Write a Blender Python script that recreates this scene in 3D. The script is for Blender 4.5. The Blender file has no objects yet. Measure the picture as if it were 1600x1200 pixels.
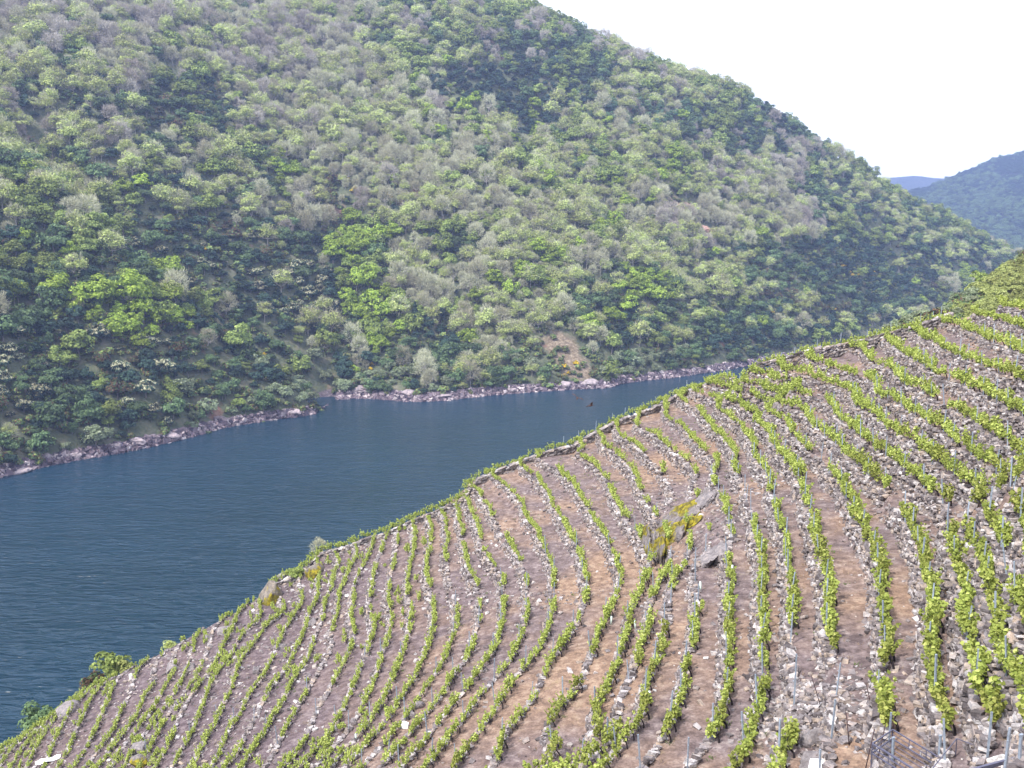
import bpy, math, random
import numpy as np
from mathutils import Vector, Matrix, noise as mnoise

# ------------------------------------------------------------------ camera, sky, sun, exposure
SC = bpy.context.scene
F = 1504.0; TH = math.atan(220 / 1504.0); cT, sT = math.cos(TH), math.sin(TH)
CAMZ = 100.0
cam_data = bpy.data.cameras.new('camera'); cam = bpy.data.objects.new('camera', cam_data)
SC.collection.objects.link(cam); SC.camera = cam
cam.location = (0, 0, CAMZ); cam.rotation_euler = (math.radians(90) - TH, 0, 0)
cam_data.sensor_width = 36.0; cam_data.lens = F / 1600 * 36.0
cam_data.clip_start = 0.3; cam_data.clip_end = 30000
SUN_EL, SUN_AZ = math.radians(52), math.radians(-136)      # azimuth from +Y, towards -X
world = bpy.data.worlds.new('World'); SC.world = world; world.use_nodes = True
wn = world.node_tree; wn.nodes.clear()
sky = wn.nodes.new('ShaderNodeTexSky'); sky.sky_type = 'NISHITA'; sky.sun_disc = False
sky.sun_elevation = SUN_EL; sky.sun_rotation = SUN_AZ; sky.dust_density = 3; sky.air_density = 1.2
b1 = wn.nodes.new('ShaderNodeBackground'); b1.inputs['Strength'].default_value = 0.06
b2 = wn.nodes.new('ShaderNodeBackground'); b2.inputs['Color'].default_value = (0.93, 0.94, 1.0, 1); b2.inputs['Strength'].default_value = 0.98
ad = wn.nodes.new('ShaderNodeAddShader'); wo = wn.nodes.new('ShaderNodeOutputWorld')
wn.links.new(sky.outputs[0], b1.inputs['Color']); wn.links.new(b1.outputs[0], ad.inputs[0])
wn.links.new(b2.outputs[0], ad.inputs[1]); wn.links.new(ad.outputs[0], wo.inputs['Surface'])
sun_d = bpy.data.lights.new('sun', 'SUN'); sun = bpy.data.objects.new('sun', sun_d); SC.collection.objects.link(sun)
sun_d.energy = 3.5; sun_d.angle = math.radians(2); sun_d.color = (1.0, 0.96, 0.9)
sdir = Vector((math.sin(SUN_AZ) * math.cos(SUN_EL), math.cos(SUN_AZ) * math.cos(SUN_EL), math.sin(SUN_EL)))
sun.rotation_euler = sdir.to_track_quat('Z', 'Y').to_euler()
SC.view_settings.view_transform = 'Standard'; SC.view_settings.look = 'None'
SC.view_settings.exposure = 0.72; SC.view_settings.gamma = 1.0
SC.cycles.max_bounces = 6; SC.cycles.volume_bounces = 1; SC.cycles.transparent_max_bounces = 4
SC.cycles.diffuse_bounces = 3; SC.cycles.use_denoising = True

rng = np.random.default_rng(7); random.seed(7)

# ------------------------------------------------------------------ helpers
def ray(px, py):
    u = (np.asarray(px, float) - 800) / F; v = (600 - np.asarray(py, float)) / F
    return np.stack([u, v * sT + cT, v * cT - sT], -1)
def on_z(px, py, z):
    d = ray(px, py); t = (np.asarray(z, float) - CAMZ) / d[..., 2]; p = d * t[..., None]; p[..., 2] += CAMZ; return p
def at_y(px, py, y):
    d = ray(px, py); p = d * (np.asarray(y, float) / d[..., 1])[..., None]; p[..., 2] += CAMZ; return p
def proj(P):
    P = np.asarray(P, float); x = P[..., 0]; y = P[..., 1]; z = P[..., 2] - CAMZ
    dep = y * cT - z * sT; up = y * sT + z * cT; dep = np.where(dep < .1, .1, dep)
    return 800 + F * x / dep, 600 - F * up / dep, dep

class TPS:                                   # smooth surface through scattered heights
    def __init__(s, P, Z, lam=0.0, sc=50.):
        s.sc = sc; X = np.asarray(P, float) / sc; s.X = X; n = len(X)
        d2 = ((X[:, None] - X[None]) ** 2).sum(-1); K = .5 * d2 * np.log(d2 + 1e-12) + np.eye(n) * lam
        A = np.zeros((n + 3, n + 3)); A[:n, :n] = K; A[:n, n] = 1; A[:n, n + 1:] = X; A[n:, :n] = A[:n, n:].T
        b = np.zeros(n + 3); b[:n] = Z; w = np.linalg.solve(A, b); s.w = w[:n]; s.a = w[n:]
    def __call__(s, x, y):
        sh = np.shape(x); Q = np.stack([np.ravel(x), np.ravel(y)], -1) / s.sc; out = np.empty(len(Q))
        for i in range(0, len(Q), 20000):
            q = Q[i:i + 20000]; d2 = ((q[:, None, 0] - s.X[None, :, 0]) ** 2 + (q[:, None, 1] - s.X[None, :, 1]) ** 2)
            out[i:i + 20000] = (.5 * d2 * np.log(d2 + 1e-12)) @ s.w + s.a[0] + q @ s.a[1:]
        return out.reshape(sh)

def vnoise(x, y, seed=0):                    # vectorised value noise -1..1
    x = np.asarray(x, float) + seed * 17.3; y = np.asarray(y, float) - seed * 9.1
    xi = np.floor(x).astype(np.int64); yi = np.floor(y).astype(np.int64); fx = x - xi; fy = y - yi
    fx = fx * fx * (3 - 2 * fx); fy = fy * fy * (3 - 2 * fy)
    def h(a, b):
        n = (a * 374761393 + b * 668265263 + seed * 1442695) & 0x7fffffff
        n = ((n ^ (n >> 13)) * 1274126177) & 0x7fffffff
        return ((n ^ (n >> 16)) & 0xffff) / 32767.5 - 1
    return (h(xi, yi) * (1 - fx) + h(xi + 1, yi) * fx) * (1 - fy) + (h(xi, yi + 1) * (1 - fx) + h(xi + 1, yi + 1) * fx) * fy
def fbm(x, y, seed=0, o=4):
    r = 0; a = 1.0
    for i in range(o):
        r = r + a * vnoise(np.asarray(x) * 2 ** i, np.asarray(y) * 2 ** i, seed + i); a *= .5
    return r / 1.8

COL = SC.collection
def quad_mesh(name, V, Q, mats, mi=None, smooth=False):
    V = np.ascontiguousarray(V, np.float32); Q = np.ascontiguousarray(Q, np.int32); k = Q.shape[1]
    me = bpy.data.meshes.new(name); me.vertices.add(len(V)); me.vertices.foreach_set('co', V.ravel())
    me.loops.add(Q.size); me.loops.foreach_set('vertex_index', Q.ravel())
    me.polygons.add(len(Q)); me.polygons.foreach_set('loop_start', np.arange(0, Q.size, k, dtype=np.int32))
    me.polygons.foreach_set('loop_total', np.full(len(Q), k, np.int32))
    if mi is not None: me.polygons.foreach_set('material_index', np.asarray(mi, np.int32))
    me.polygons.foreach_set('use_smooth', np.full(len(Q), smooth, bool))
    for m in (mats if isinstance(mats, (list, tuple)) else [mats]): me.materials.append(m)
    me.update(calc_edges=True); return me
def obj(name, me, parent=None, loc=None, rot=None, scl=None):
    o = bpy.data.objects.new(name, me); COL.objects.link(o)
    if parent is not None: o.parent = parent
    if loc is not None: o.location = loc
    if rot is not None: o.rotation_euler = rot
    if scl is not None: o.scale = (scl,) * 3 if np.isscalar(scl) else scl
    return o
def tag(o, label=None, cat=None, group=None, kind=None):
    if label: o['label'] = label
    if cat: o['category'] = cat
    if group: o['group'] = group
    if kind: o['kind'] = kind
    return o
def cat(parts):                              # join (V,Q[,mi]) parts
    Vs, Qs, Ms, n = [], [], [], 0
    for p in parts:
        V, Q = p[0], p[1]; Vs.append(V); Qs.append(Q + n); Ms.append(np.full(len(Q), p[2] if len(p) > 2 else 0)); n += len(V)
    return np.concatenate(Vs), np.concatenate(Qs), np.concatenate(Ms)
def tube(P, R, k=5):
    P = np.asarray(P, float); R = np.broadcast_to(np.asarray(R, float), (len(P),)); T = np.gradient(P, axis=0)
    T /= np.linalg.norm(T, axis=1)[:, None] + 1e-9
    ref = np.array([0, 0, 1.]) if abs(T[:, 2].mean()) < .8 else np.array([1., 0, 0])
    A = np.cross(T, ref); A /= np.linalg.norm(A, axis=1)[:, None] + 1e-9; B = np.cross(T, A)
    an = np.arange(k) * 2 * math.pi / k
    V = P[:, None] + R[:, None, None] * (np.cos(an)[None, :, None] * A[:, None] + np.sin(an)[None, :, None] * B[:, None])
    V = V.reshape(-1, 3); n = len(P); i = np.arange(n - 1)[:, None] * k; j = np.arange(k)[None]; j2 = (j + 1) % k
    Q = np.stack([i + j, i + j2, i + k + j2, i + k + j], -1).reshape(-1, 4)
    caps = []                                 # close the ends with a collapsed ring
    V = np.concatenate([V, P[:1], P[-1:]]); a, b = len(V) - 2, len(V) - 1
    for c in range(0, k, 2):
        caps.append([a, (c + 2) % k, (c + 1) % k, c]); o_ = (n - 1) * k
        caps.append([b, o_ + c, o_ + (c + 1) % k, o_ + (c + 2) % k])
    if k % 2 == 0: Q = np.concatenate([Q, np.array(caps)])
    return V, Q
def leaves(C, N, S, asp=1.0, g=rng, twist=None, dirs=None):
    """little quads: centre, normal, size; dirs = long axis"""
    n = len(C); N = N / (np.linalg.norm(N, axis=1)[:, None] + 1e-9)
    r = g.normal(size=(n, 3)) if dirs is None else dirs
    A = np.cross(N, r); A /= np.linalg.norm(A, axis=1)[:, None] + 1e-9; B = np.cross(A, N)
    S = np.broadcast_to(S, (n,))[:, None] * .5
    j = lambda: 1 + g.uniform(-.3, .3, (n, 1))
    V = np.stack([C - A * S * asp * j() - B * S * j(), C + A * S * asp * j() - B * S * j(), C + A * S * asp * j() + B * S * j(), C - A * S * asp * j() + B * S * j()], 1).reshape(-1, 3)
    return V, np.arange(4 * n).reshape(-1, 4)
def boxes(C, H, yaw, tilt=None, jit=.22, g=rng):
    """irregular stones: centre, half sizes, yaw"""
    n = len(C); s = np.array([[-1, -1, -1], [1, -1, -1], [1, 1, -1], [-1, 1, -1], [-1, -1, 1], [1, -1, 1], [1, 1, 1], [-1, 1, 1]], float)
    L = s[None] * H[:, None]; L *= 1 + g.uniform(-jit, jit, (n, 8, 3)) * 1.3
    if tilt is not None:
        a = tilt[:, 0:1]; y, z = L[..., 1].copy(), L[..., 2].copy(); L[..., 1] = y * np.cos(a) - z * np.sin(a); L[..., 2] = y * np.sin(a) + z * np.cos(a)
        a = tilt[:, 1:2]; x, z = L[..., 0].copy(), L[..., 2].copy(); L[..., 0] = x * np.cos(a) + z * np.sin(a); L[..., 2] = -x * np.sin(a) + z * np.cos(a)
    c, s_ = np.cos(yaw)[:, None], np.sin(yaw)[:, None]
    X = L[..., 0] * c - L[..., 1] * s_; Y = L[..., 0] * s_ + L[..., 1] * c
    V = np.stack([X, Y, L[..., 2]], -1) + C[:, None]
    f = np.array([[0, 3, 2, 1], [4, 5, 6, 7], [0, 1, 5, 4], [1, 2, 6, 5], [2, 3, 7, 6], [3, 0, 4, 7]])
    return V.reshape(-1, 3), (f[None] + 8 * np.arange(n)[:, None, None]).reshape(-1, 4)
def beam(p0, p1, w=.04, t=None):
    p0 = np.array(p0, float); p1 = np.array(p1, float); t = t or w; T = p1 - p0; T /= np.linalg.norm(T)
    ref = np.array([0, 0, 1.]) if abs(T[2]) < .9 else np.array([1., 0, 0]); A = np.cross(T, ref); A /= np.linalg.norm(A); B = np.cross(A, T)
    V = np.array([p + a * w / 2 * A + b * t / 2 * B for p in (p0, p1) for a, b in ((-1, -1), (1, -1), (1, 1), (-1, 1))])
    Q = np.array([[0, 1, 2, 3], [7, 6, 5, 4], [0, 4, 5, 1], [1, 5, 6, 2], [2, 6, 7, 3], [3, 7, 4, 0]]); return V, Q
def _ico(sub):
    import bmesh
    bm = bmesh.new(); bmesh.ops.create_icosphere(bm, subdivisions=sub, radius=1); V = np.array([v.co[:] for v in bm.verts]); Fc = np.array([[v.index for v in f.verts] for f in bm.faces]); bm.free(); return V, Fc
ICO = {s: _ico(s) for s in (1, 2, 3, 5)}
def rock(size, sub=3, planes=11, rough=.04, seed=0):
    g = np.random.default_rng(seed); V, Fc = ICO[sub]; D = V.copy()
    n = g.normal(size=(planes, 3)); n /= np.linalg.norm(n, axis=1)[:, None]; p = g.uniform(.55, .95, planes)
    dot = D @ n.T; r = np.where(dot > .05, p / np.maximum(dot, .05), 9).min(1); r = np.minimum(r, 1.15)
    nz = np.array([mnoise.fractal(Vector(d * 2.3) + Vector((seed * 3.1, 0, 0)), 1.0, 2.0, 4) for d in D]) if sub >= 3 else g.uniform(-1, 1, len(D))
    r = r * (1 + rough * nz * 2.2)
    return D * r[:, None] * np.asarray(size), Fc

# ------------------------------------------------------------------ materials
def mat(name, rough=.9, spec=.25):
    m = bpy.data.materials.new(name); m.use_nodes = True; nt = m.node_tree; b = nt.nodes['Principled BSDF']
    b.inputs['Roughness'].default_value = rough; b.inputs['Specular IOR Level'].default_value = spec; return m, nt, b
def ramp(nt, fac, stops, interp='LINEAR'):
    r = nt.nodes.new('ShaderNodeValToRGB'); e = r.color_ramp.elements; r.color_ramp.interpolation = interp
    while len(e) < len(stops): e.new(.5)
    for el, (p, c) in zip(e, stops): el.position = p; el.color = (*c, 1)
    nt.links.new(fac, r.inputs[0]); return r.outputs[0]
def noise(nt, scale, detail=4, rough=.6, vec=None, dist=0):
    t = nt.nodes.new('ShaderNodeTexNoise'); t.inputs['Scale'].default_value = scale; t.inputs['Detail'].default_value = detail
    t.inputs['Roughness'].default_value = rough; t.inputs['Distortion'].default_value = dist
    if vec is None: vec = nt.nodes.new('ShaderNodeTexCoord').outputs['Object']
    nt.links.new(vec, t.inputs['Vector']); return t.outputs[0]
def mix(nt, f, a, b, mode='MIX'):
    m = nt.nodes.new('ShaderNodeMix'); m.data_type = 'RGBA'; m.blend_type = mode
    for s, v in ((0, f), (6, a), (7, b)):
        if hasattr(v, 'is_linked'): nt.links.new(v, m.inputs[s])
        else: m.inputs[s].default_value = v if s == 0 else (*v, 1)
    return m.outputs[2]
def bump(nt, b, h, strength=.5, dist=.1):
    n = nt.nodes.new('ShaderNodeBump'); n.inputs['Strength'].default_value = strength; n.inputs['Distance'].default_value = dist
    nt.links.new(h, n.inputs['Height']); nt.links.new(n.outputs[0], b.inputs['Normal'])
def island(nt): return nt.nodes.new('ShaderNodeNewGeometry').outputs['Random Per Island']
def objrand(nt): return nt.nodes.new('ShaderNodeObjectInfo').outputs['Random']
def foliage(name, a, b, c=None, trans=.25, shift=.35):
    """leaf colour a..b per leaf, whole plant varied by its own random number"""
    m, nt, bs = mat(name, .75, .2)
    col = ramp(nt, island(nt), [(0, a), (.75, b), (1, c or b)])
    lo = tuple(x * (1 - shift) for x in (1, .92, .9)); hi = tuple(x * (1 + shift * .6) for x in (1, 1, 1.0))
    col = mix(nt, 1.0, col, ramp(nt, objrand(nt), [(0, lo), (1, hi)]), 'MULTIPLY')
    nt.links.new(col, bs.inputs['Base Color'])
    if trans:
        t = nt.nodes.new('ShaderNodeBsdfTranslucent'); nt.links.new(col, t.inputs['Color'])
        x = nt.nodes.new('ShaderNodeMixShader'); x.inputs[0].default_value = trans
        nt.links.new(bs.outputs[0], x.inputs[1]); nt.links.new(t.outputs[0], x.inputs[2])
        nt.links.new(x.outputs[0], nt.nodes['Material Output'].inputs['Surface'])
    return m
def stone_mat(name, stops, moss=0.0, sc=3.0):
    m, nt, b = mat(name, .95, .2)
    col = ramp(nt, island(nt), stops)
    col = mix(nt, .85, col, ramp(nt, noise(nt, sc, 7, .7), [(.3, (.25, .24, .25)), (.42, (.7, .68, .68)), (.52, (1, 1, 1)), (.6, (1.3, 1.2, 1.1)), (.7, (1.9, 1.85, 1.85))]), 'MULTIPLY')
    if moss:
        f = ramp(nt, noise(nt, .33, 4, .62), [(moss, (0, 0, 0)), (moss + .05, (1, 1, 1))])
        mc = ramp(nt, noise(nt, 2.5, 4), [(.35, (.07, .06, .02)), (.5, (.16, .135, .02)), (.65, (.30, .25, .02))])
        col = mix(nt, ramp(nt, noise(nt, .9, 6, .75), [(.5, (0, 0, 0)), (.58, (.9, .9, .9))]), col, (.12, .095, .075))
        col = mix(nt, f, col, mc)
    nt.links.new(col, b.inputs['Base Color']); bump(nt, b, noise(nt, sc * 2.2, 5, .7), .8, .12); return m

M = {}
M['stone'] = stone_mat('dry_stone', [(0, (.08, .068, .07)), (.22, (.18, .16, .165)), (.5, (.26, .235, .24)), (.68, (.33, .27, .225)), (.85, (.39, .365, .37)), (1, (.5, .48, .48))])
M['shore'] = stone_mat('shore_stone', [(0, (.05, .04, .055)), (.4, (.14, .11, .135)), (.8, (.23, .19, .21)), (1, (.48, .43, .44))], sc=.5)
M['boulder'] = stone_mat('boulder_stone', [(0, (.15, .135, .14)), (1, (.23, .21, .215))], sc=2.6)
M['mossrock'] = stone_mat('mossy_stone', [(0, (.14, .125, .125)), (1, (.21, .19, .19))], moss=.47, sc=2.6)
M['heavymoss'] = stone_mat('mossy_boulder_stone', [(0, (.16, .14, .12)), (1, (.2, .18, .16))], moss=.5, sc=2.6)
M['cliff'] = stone_mat('reddish_cliff', [(0, (.22, .13, .12)), (1, (.33, .22, .19))], sc=.25)
M['white'] = mat('white_panel', .5)[0]; M['white'].node_tree.nodes['Principled BSDF'].inputs['Base Color'].default_value = (.85, .86, .88, 1)
def plain(name, c, rough=.6, metal=0, nz=8):
    m, nt, b = mat(name, rough); b.inputs['Metallic'].default_value = metal
    nt.links.new(mix(nt, .5, c, ramp(nt, noise(nt, nz, 4), [(.3, tuple(x * .5 for x in c)), (.7, tuple(min(1, x * 1.4) for x in c))])), b.inputs['Base Color']); return m
M['steel'] = plain('galvanised_steel', (.30, .35, .42), .5, .3)
M['dark_steel'] = plain('grey_painted_steel', (.12, .12, .18), .5, .3)
M['rust'] = plain('rusty_steel', (.07, .045, .05), .8)
M['sleeve'] = plain('white_plastic_sleeve', (.6, .72, .66), .5)
M['vinewood'] = plain('dark_vine_wood', (.022, .017, .02), .95, 0, 30)
M['bark'] = plain('grey_bark', (.22, .19, .19), .95, 0, 2)
M['palebark'] = plain('pale_bark', (.36, .33, .32), .95, 0, 2)
M['vine'] = foliage('vine_leaf', (.18, .235, .045), (.36, .42, .10), (.54, .59, .19), .3, .2)
M['lime'] = foliage('lime_leaf', (.15, .23, .03), (.31, .43, .06), (.42, .53, .11))
M['leafy'] = foliage('green_leaf', (.12, .17, .045), (.26, .34, .09), (.37, .45, .14))
M['mid'] = foliage('mid_green_leaf', (.06, .105, .045), (.12, .19, .08), (.19, .27, .13), shift=.4)
M['dark'] = foliage('evergreen_leaf', (.012, .03, .024), (.035, .068, .048), (.07, .115, .075), .1, .4)
M['bud'] = foliage('budding_leaf', (.26, .33, .10), (.44, .52, .18), (.57, .64, .27), shift=.25)
M['twig'] = foliage('bare_twig', (.30, .305, .20), (.47, .48, .34), (.62, .63, .47), .0, .25)
M['mauve'] = foliage('mauve_twig', (.26, .245, .215), (.42, .395, .35), (.55, .52, .47), .0, .25)
M['cream'] = foliage('cream_blossom', (.24, .24, .14), (.36, .36, .23), (.48, .48, .33), .1)
M['brown'] = foliage('brown_leaf', (.07, .045, .03), (.13, .085, .045), (.17, .12, .07), .1)
M['gorse'] = foliage('yellow_blossom', (.35, .25, .01), (.62, .42, .01), (.7, .5, .02), .1)
M['willow'] = foliage('willow_leaf', (.13, .17, .09), (.25, .31, .18), (.38, .43, .29), shift=.3)
M['silver'] = foliage('silver_green_leaf', (.07, .14, .07), (.12, .22, .12), (.18, .28, .17))
M['broom'] = foliage('broom_leaf', (.18, .215, .06), (.33, .38, .12), (.46, .51, .21), .2)
M['straw'] = foliage('dry_grass', (.25, .18, .11), (.40, .31, .2), (.5, .42, .3), .2)
M['weed'] = foliage('weed_leaf', (.08, .14, .04), (.16, .24, .07), (.22, .3, .1), .2)
M['white_rock'] = stone_mat('white_stone', [(0, (.48, .47, .47)), (1, (.6, .59, .59))])
M['feather'] = plain('brown_feather', (.09, .045, .035), .8, 0, 20)

HAZE = 0.00015
GUIDES={ # vine rows traced as level lines: N (metres below 87.5 m) -> pixels
-6:[(1600,480),(1566,480)],
-5:[(1600,520),(1577,510),(1551,491)],
-4:[(1600,559),(1570,544),(1536,529),(1506,514),(1491,502)],
-3:[(1600,604),(1574,592),(1525,574),(1499,562),(1469,551),(1435,532)],
-2:[(1600,656),(1566,637),(1544,622),(1517,611),(1495,600),(1450,581),(1420,562),(1390,540)],
-1:[(1596,727),(1562,697),(1532,675),(1495,652),(1469,637),(1442,622),(1412,607),(1390,581),(1360,562),(1349,550)],
0:[(1600,1017),(1590,980),(1583,947),(1570,923),(1567,900),(1560,867),(1543,833),(1530,803),(1566,757),(1540,727),(1506,709),(1472,675),(1442,656),(1405,634),(1367,615),(1330,589),(1300,581),(1270,566)],
1:[(1521,769),(1487,750),(1450,720),(1412,690),(1375,660),(1337,637),(1319,611),(1292,600),(1255,589),(1214,581)],
2:[(1550,1160),(1547,1133),(1537,1100),(1527,1053),(1520,1020),(1520,987),(1513,950),(1507,917),(1497,893),(1487,853),(1477,827),(1484,797),(1450,769),(1412,739),(1375,712),(1337,690),(1307,645),(1262,622),(1225,615),(1202,600),(1176,589)],
3:[(1467,1143),(1460,1107),(1445,1067),(1442,1033),(1445,1000),(1453,967),(1450,933),(1440,893),(1433,857),(1417,833),(1397,803),(1382,769),(1349,742),(1319,712),(1290,690),(1259,660)],
4:[(1370,1117),(1387,1030),(1383,1000),(1373,967),(1369,933),(1373,900),(1367,867),(1353,840),(1337,803),(1322,761),(1292,727),(1262,709),(1247,694),(1232,671),(1210,634),(1191,622),(1169,607),(1150,596)],
5:[(1293,1027),(1285,990),(1290,967),(1290,933),(1280,900),(1270,867),(1267,833),(1257,803),(1247,765),(1225,724),(1206,690),(1187,656),(1161,637),(1142,622),(1124,607)],
6:[(1237,1030),(1231,1007),(1233,987),(1231,960),(1236,927),(1230,900),(1223,873),(1217,833),(1203,803),(1199,776),(1191,735),(1176,712),(1165,682),(1150,664),(1120,637),(1109,622)],
7:[(1167,1173),(1172,1137),(1187,1100),(1197,1067),(1190,1027),(1192,993),(1189,967),(1190,933),(1196,900),(1192,867),(1181,843),(1182,820),(1177,803),(1165,772),(1146,727),(1142,705),(1127,686),(1112,675),(1101,656),(1086,641),(1075,619)],
8:[(1100,1170),(1121,1153),(1130,1107),(1136,1073),(1134,1033),(1136,1000),(1133,967),(1133,933),(1134,893),(1140,860),(1137,827),(1130,803),(1124,776),(1109,750),(1097,709),(1075,682),(1056,664),(1041,640)],
9:[(1066,1090),(1073,1050),(1086,1000),(1090,967),(1090,933),(1082,890),(1090,745),(1075,725),(1050,707),(1030,692),(992,670)],
10:[(967,1165),(997,1127),(998,1087),(1017,1047),(1027,1000),(1045,945),(1055,902),(1035,750),(1015,722),(982,692)],
11:[(1008,785),(995,755),(985,735),(962,711)],
12:[(930,1180),(937,1143),(947,1087),(960,1060),(970,1027),(983,987),(997,936),(1007,912),(1018,885),(1000,842),(992,832),(975,812),(962,790),(950,757),(930,732),(915,702)],
13:[(853,1150),(863,1117),(905,1070),(923,1033),(930,1007),(947,970),(957,943),(966,907),(960,880),(950,857),(937,830),(920,805),(905,780),(897,767),(875,745),(856,730),(836,719)],
14:[(777,1180),(790,1153),(823,1110),(853,1040),(883,1003),(903,970),(913,947),(917,923),(908,885),(897,853),(883,833),(867,803),(856,775),(841,749),(822,734)],
15:[(827,1040),(852,1000),(857,967),(862,923),(865,897),(853,867),(840,833),(819,790),(800,771),(781,756),(770,744)],
16:[(807,1013),(817,990),(823,960),(823,927),(816,897),(803,867),(783,837),(762,805),(747,782),(736,763)],
17:[(783,977),(784,937),(786,910),(777,893),(760,873),(748,853)],
18:[(697,1077),(713,1053),(730,1033),(740,1000),(750,967),(747,933),(735,903),(728,867),(725,833),(718,803)],
19:[(673,1063),(690,1040),(701,1013),(712,977),(710,943),(701,903),(694,867),(696,833),(692,808)],
20:[(650,1060),(663,1027),(677,987),(677,947),(670,920),(664,900),(667,873),(672,837),(665,812)],
21:[(610,1067),(623,1037),(633,1007),(641,963),(636,910),(645,867),(647,830)],
22:[(573,1090),(593,1037),(603,1007),(612,973),(605,943),(610,907),(617,873),(618,840)],
23:[(475,1195),(510,1157),(533,1120),(553,1077),(570,1030),(583,987),(578,950),(580,917),(587,877)],
24:[(475,1162),(485,1137),(502,1100),(520,1070),(543,1027),(555,997),(545,967),(550,933),(563,897),(573,877),(583,853)],
25:[(430,1180),(445,1145),(465,1107),(485,1075),(505,1040),(520,1005),(526,965),(530,923),(543,893),(557,870)],
26:[(387,1182),(400,1165),(425,1125),(440,1100),(455,1070),(470,1045),(485,1015),(505,965),(517,907),(530,880)],
27:[(372,1182),(382,1157),(400,1125),(412,1095),(447,1050),(460,1020),(475,990),(490,950),(497,935)],
28:[(355,1145),(375,1120),(390,1085),(412,1060),(427,1030),(442,995),(465,955)],
29.5:[(337,1092),(342,1070),(355,1040),(382,1007),(400,982),(427,965)],
31:[(327,1055),(337,1035),(352,1005),(366,975)],
35:[(200,1140),(212,1125),(225,1090),(242,1072)],
}
CREST=[(1640,458,-7.2),(1600,470,-6.7),(1560,480,-6.0),(1530,492,-5.0),(1480,502,-4.2),(1430,518,-3.2),(1385,530,-2.2),(1340,540,-1.3),(1262,557,-0.1),(1215,572,1.0),(1170,584,2.2),(1124,600,5.0),(1105,607,6),(1075,614,7),(1041,630,8),(1000,648,9),(960,665,10.2),(915,687,11.7),(870,706,12.6),(830,720,13.8),(770,740,15),(738,757,16),(722,782,17),(690,797,19),(647,815,21),(587,838,24),(540,857,25.5),(500,868,27),(470,897,28),(430,915,29.5),(395,940,31),(340,972,32.5),(290,1000,34),(240,1028,36),(190,1052,38),(125,1090,41),(60,1140,44),(0,1178,46.5),(-60,1215,49)]

# ------------------------------------------------------------------ near hillside (terraced vineyard)
def near_fit():
    P, Z, C = [], [], []
    for n, pts in GUIDES.items():
        a = np.array(pts, float); z = 87.5 - n; q = on_z(a[:, 0], a[:, 1], np.full(len(a), z)); P += list(q[:, :2]); Z += [z] * len(a)
    for px, py, n in CREST:
        q = on_z(px, py, 87.5 - n); P.append(q[:2]); Z.append(87.5 - n); C.append(q)
    C = np.array(C)
    for q in C[::2]:
        for dy, dz in ((14, 9.5), (40, 36), (80, 78)): P.append(q[:2] + (0, dy)); Z.append(q[2] - dz)
    for x, y, z in [(0, 0, 97), (0, 10, 90.), (0, 20, 85), (12, 0, 100), (12, 10, 93), (-15, 10, 80), (-40, 30, 58), (30, 10, 104), (60, 20, 108), (60, 60, 104), (-70, 60, 30), (-90, 100, 10), (90, 100, 118), (100, 60, 118)]:
        P.append((x, y)); Z.append(z)
    return TPS(np.array(P), np.array(Z), lam=6e-4), C
base_f, CR = near_fit()
CRs = CR[np.argsort(CR[:, 0])]
def crest_y(x): return np.interp(x, CRs[:, 0], CRs[:, 1])
def wall_h(x): return np.interp(x, [-40, -20, 0, 12], [.45, .55, .72, .85])
# footpath / stair lines that interrupt the rows (on the ground)
def pix_near(px, py):
    d = ray(px, py); ts = np.arange(15, 150, .5); P = d[None] * ts[:, None]; h = base_f(P[:, 0], P[:, 1]); b = np.nonzero(P[:, 2] + CAMZ < h)[0]
    i = b[0] if len(b) else len(ts) - 1; t0 = ts[max(i - 1, 0)]; ts = np.linspace(t0, t0 + .6, 13); P = d[None] * ts[:, None]; h = base_f(P[:, 0], P[:, 1])
    b = np.nonzero(P[:, 2] + CAMZ < h)[0]; i = b[0] if len(b) else 12; return np.array([P[i, 0], P[i, 1], h[i]])
PATHS = [[pix_near(*p) for p in L] for L in ([(618, 955), (700, 925), (770, 932), (850, 935), (915, 925)], [(1150, 765), (1210, 752)], [(1386, 780), (1440, 802), (1490, 812), (1540, 795), (1600, 772)],
                                             [(1290, 1048), (1350, 1062), (1420, 1085)])]
OUT = pix_near(1078, 820)                    # big outcrop
def seg_d(x, y, A, B):
    ax, ay = A[:2]; bx, by = B[:2]; t = np.clip(((x - ax) * (bx - ax) + (y - ay) * (by - ay)) / ((bx - ax) ** 2 + (by - ay) ** 2), 0, 1)
    return np.hypot(x - ax - t * (bx - ax), y - ay - t * (by - ay))
def path_d(x, y):
    r = np.full(np.shape(x), 99.)
    for L in PATHS:
        for A, B in zip(L[:-1], L[1:]): r = np.minimum(r, seg_d(x, y, A, B))
    return r
def out_d(x, y): return np.hypot((x - OUT[0]) / 2.5, (y - OUT[1]) / 8.5)
def ext_crest_y(x): return np.interp(x, np.r_[-90, CRs[:, 0], 95], np.r_[CRs[0, 1], CRs[:, 1], CRs[-1, 1]])
def terrace(x, y, z0):
    g = 87.5 - z0; k = np.floor(g); f = g - k; h = wall_h(x)
    D = np.where(f < .2, h * np.clip(f / .2, 0, 1), h + (1 - h) * (f - .2) / .8); zt = 87.5 - (k + D)
    w = np.clip((ext_crest_y(x) + 1 - y) / 2, 0, 1) * np.clip((y - 14) / 6, 0, 1) * np.clip((out_d(x, y) - .8) / .4, 0, 1)
    w = w * np.where(z0 < 30, 0, 1)
    return z0 * (1 - w) + zt * w
xs = np.unique(np.round(np.r_[np.arange(-190, -74, 4), np.arange(-74, 72, .25), np.arange(72, 190, 4)], 3))
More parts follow.
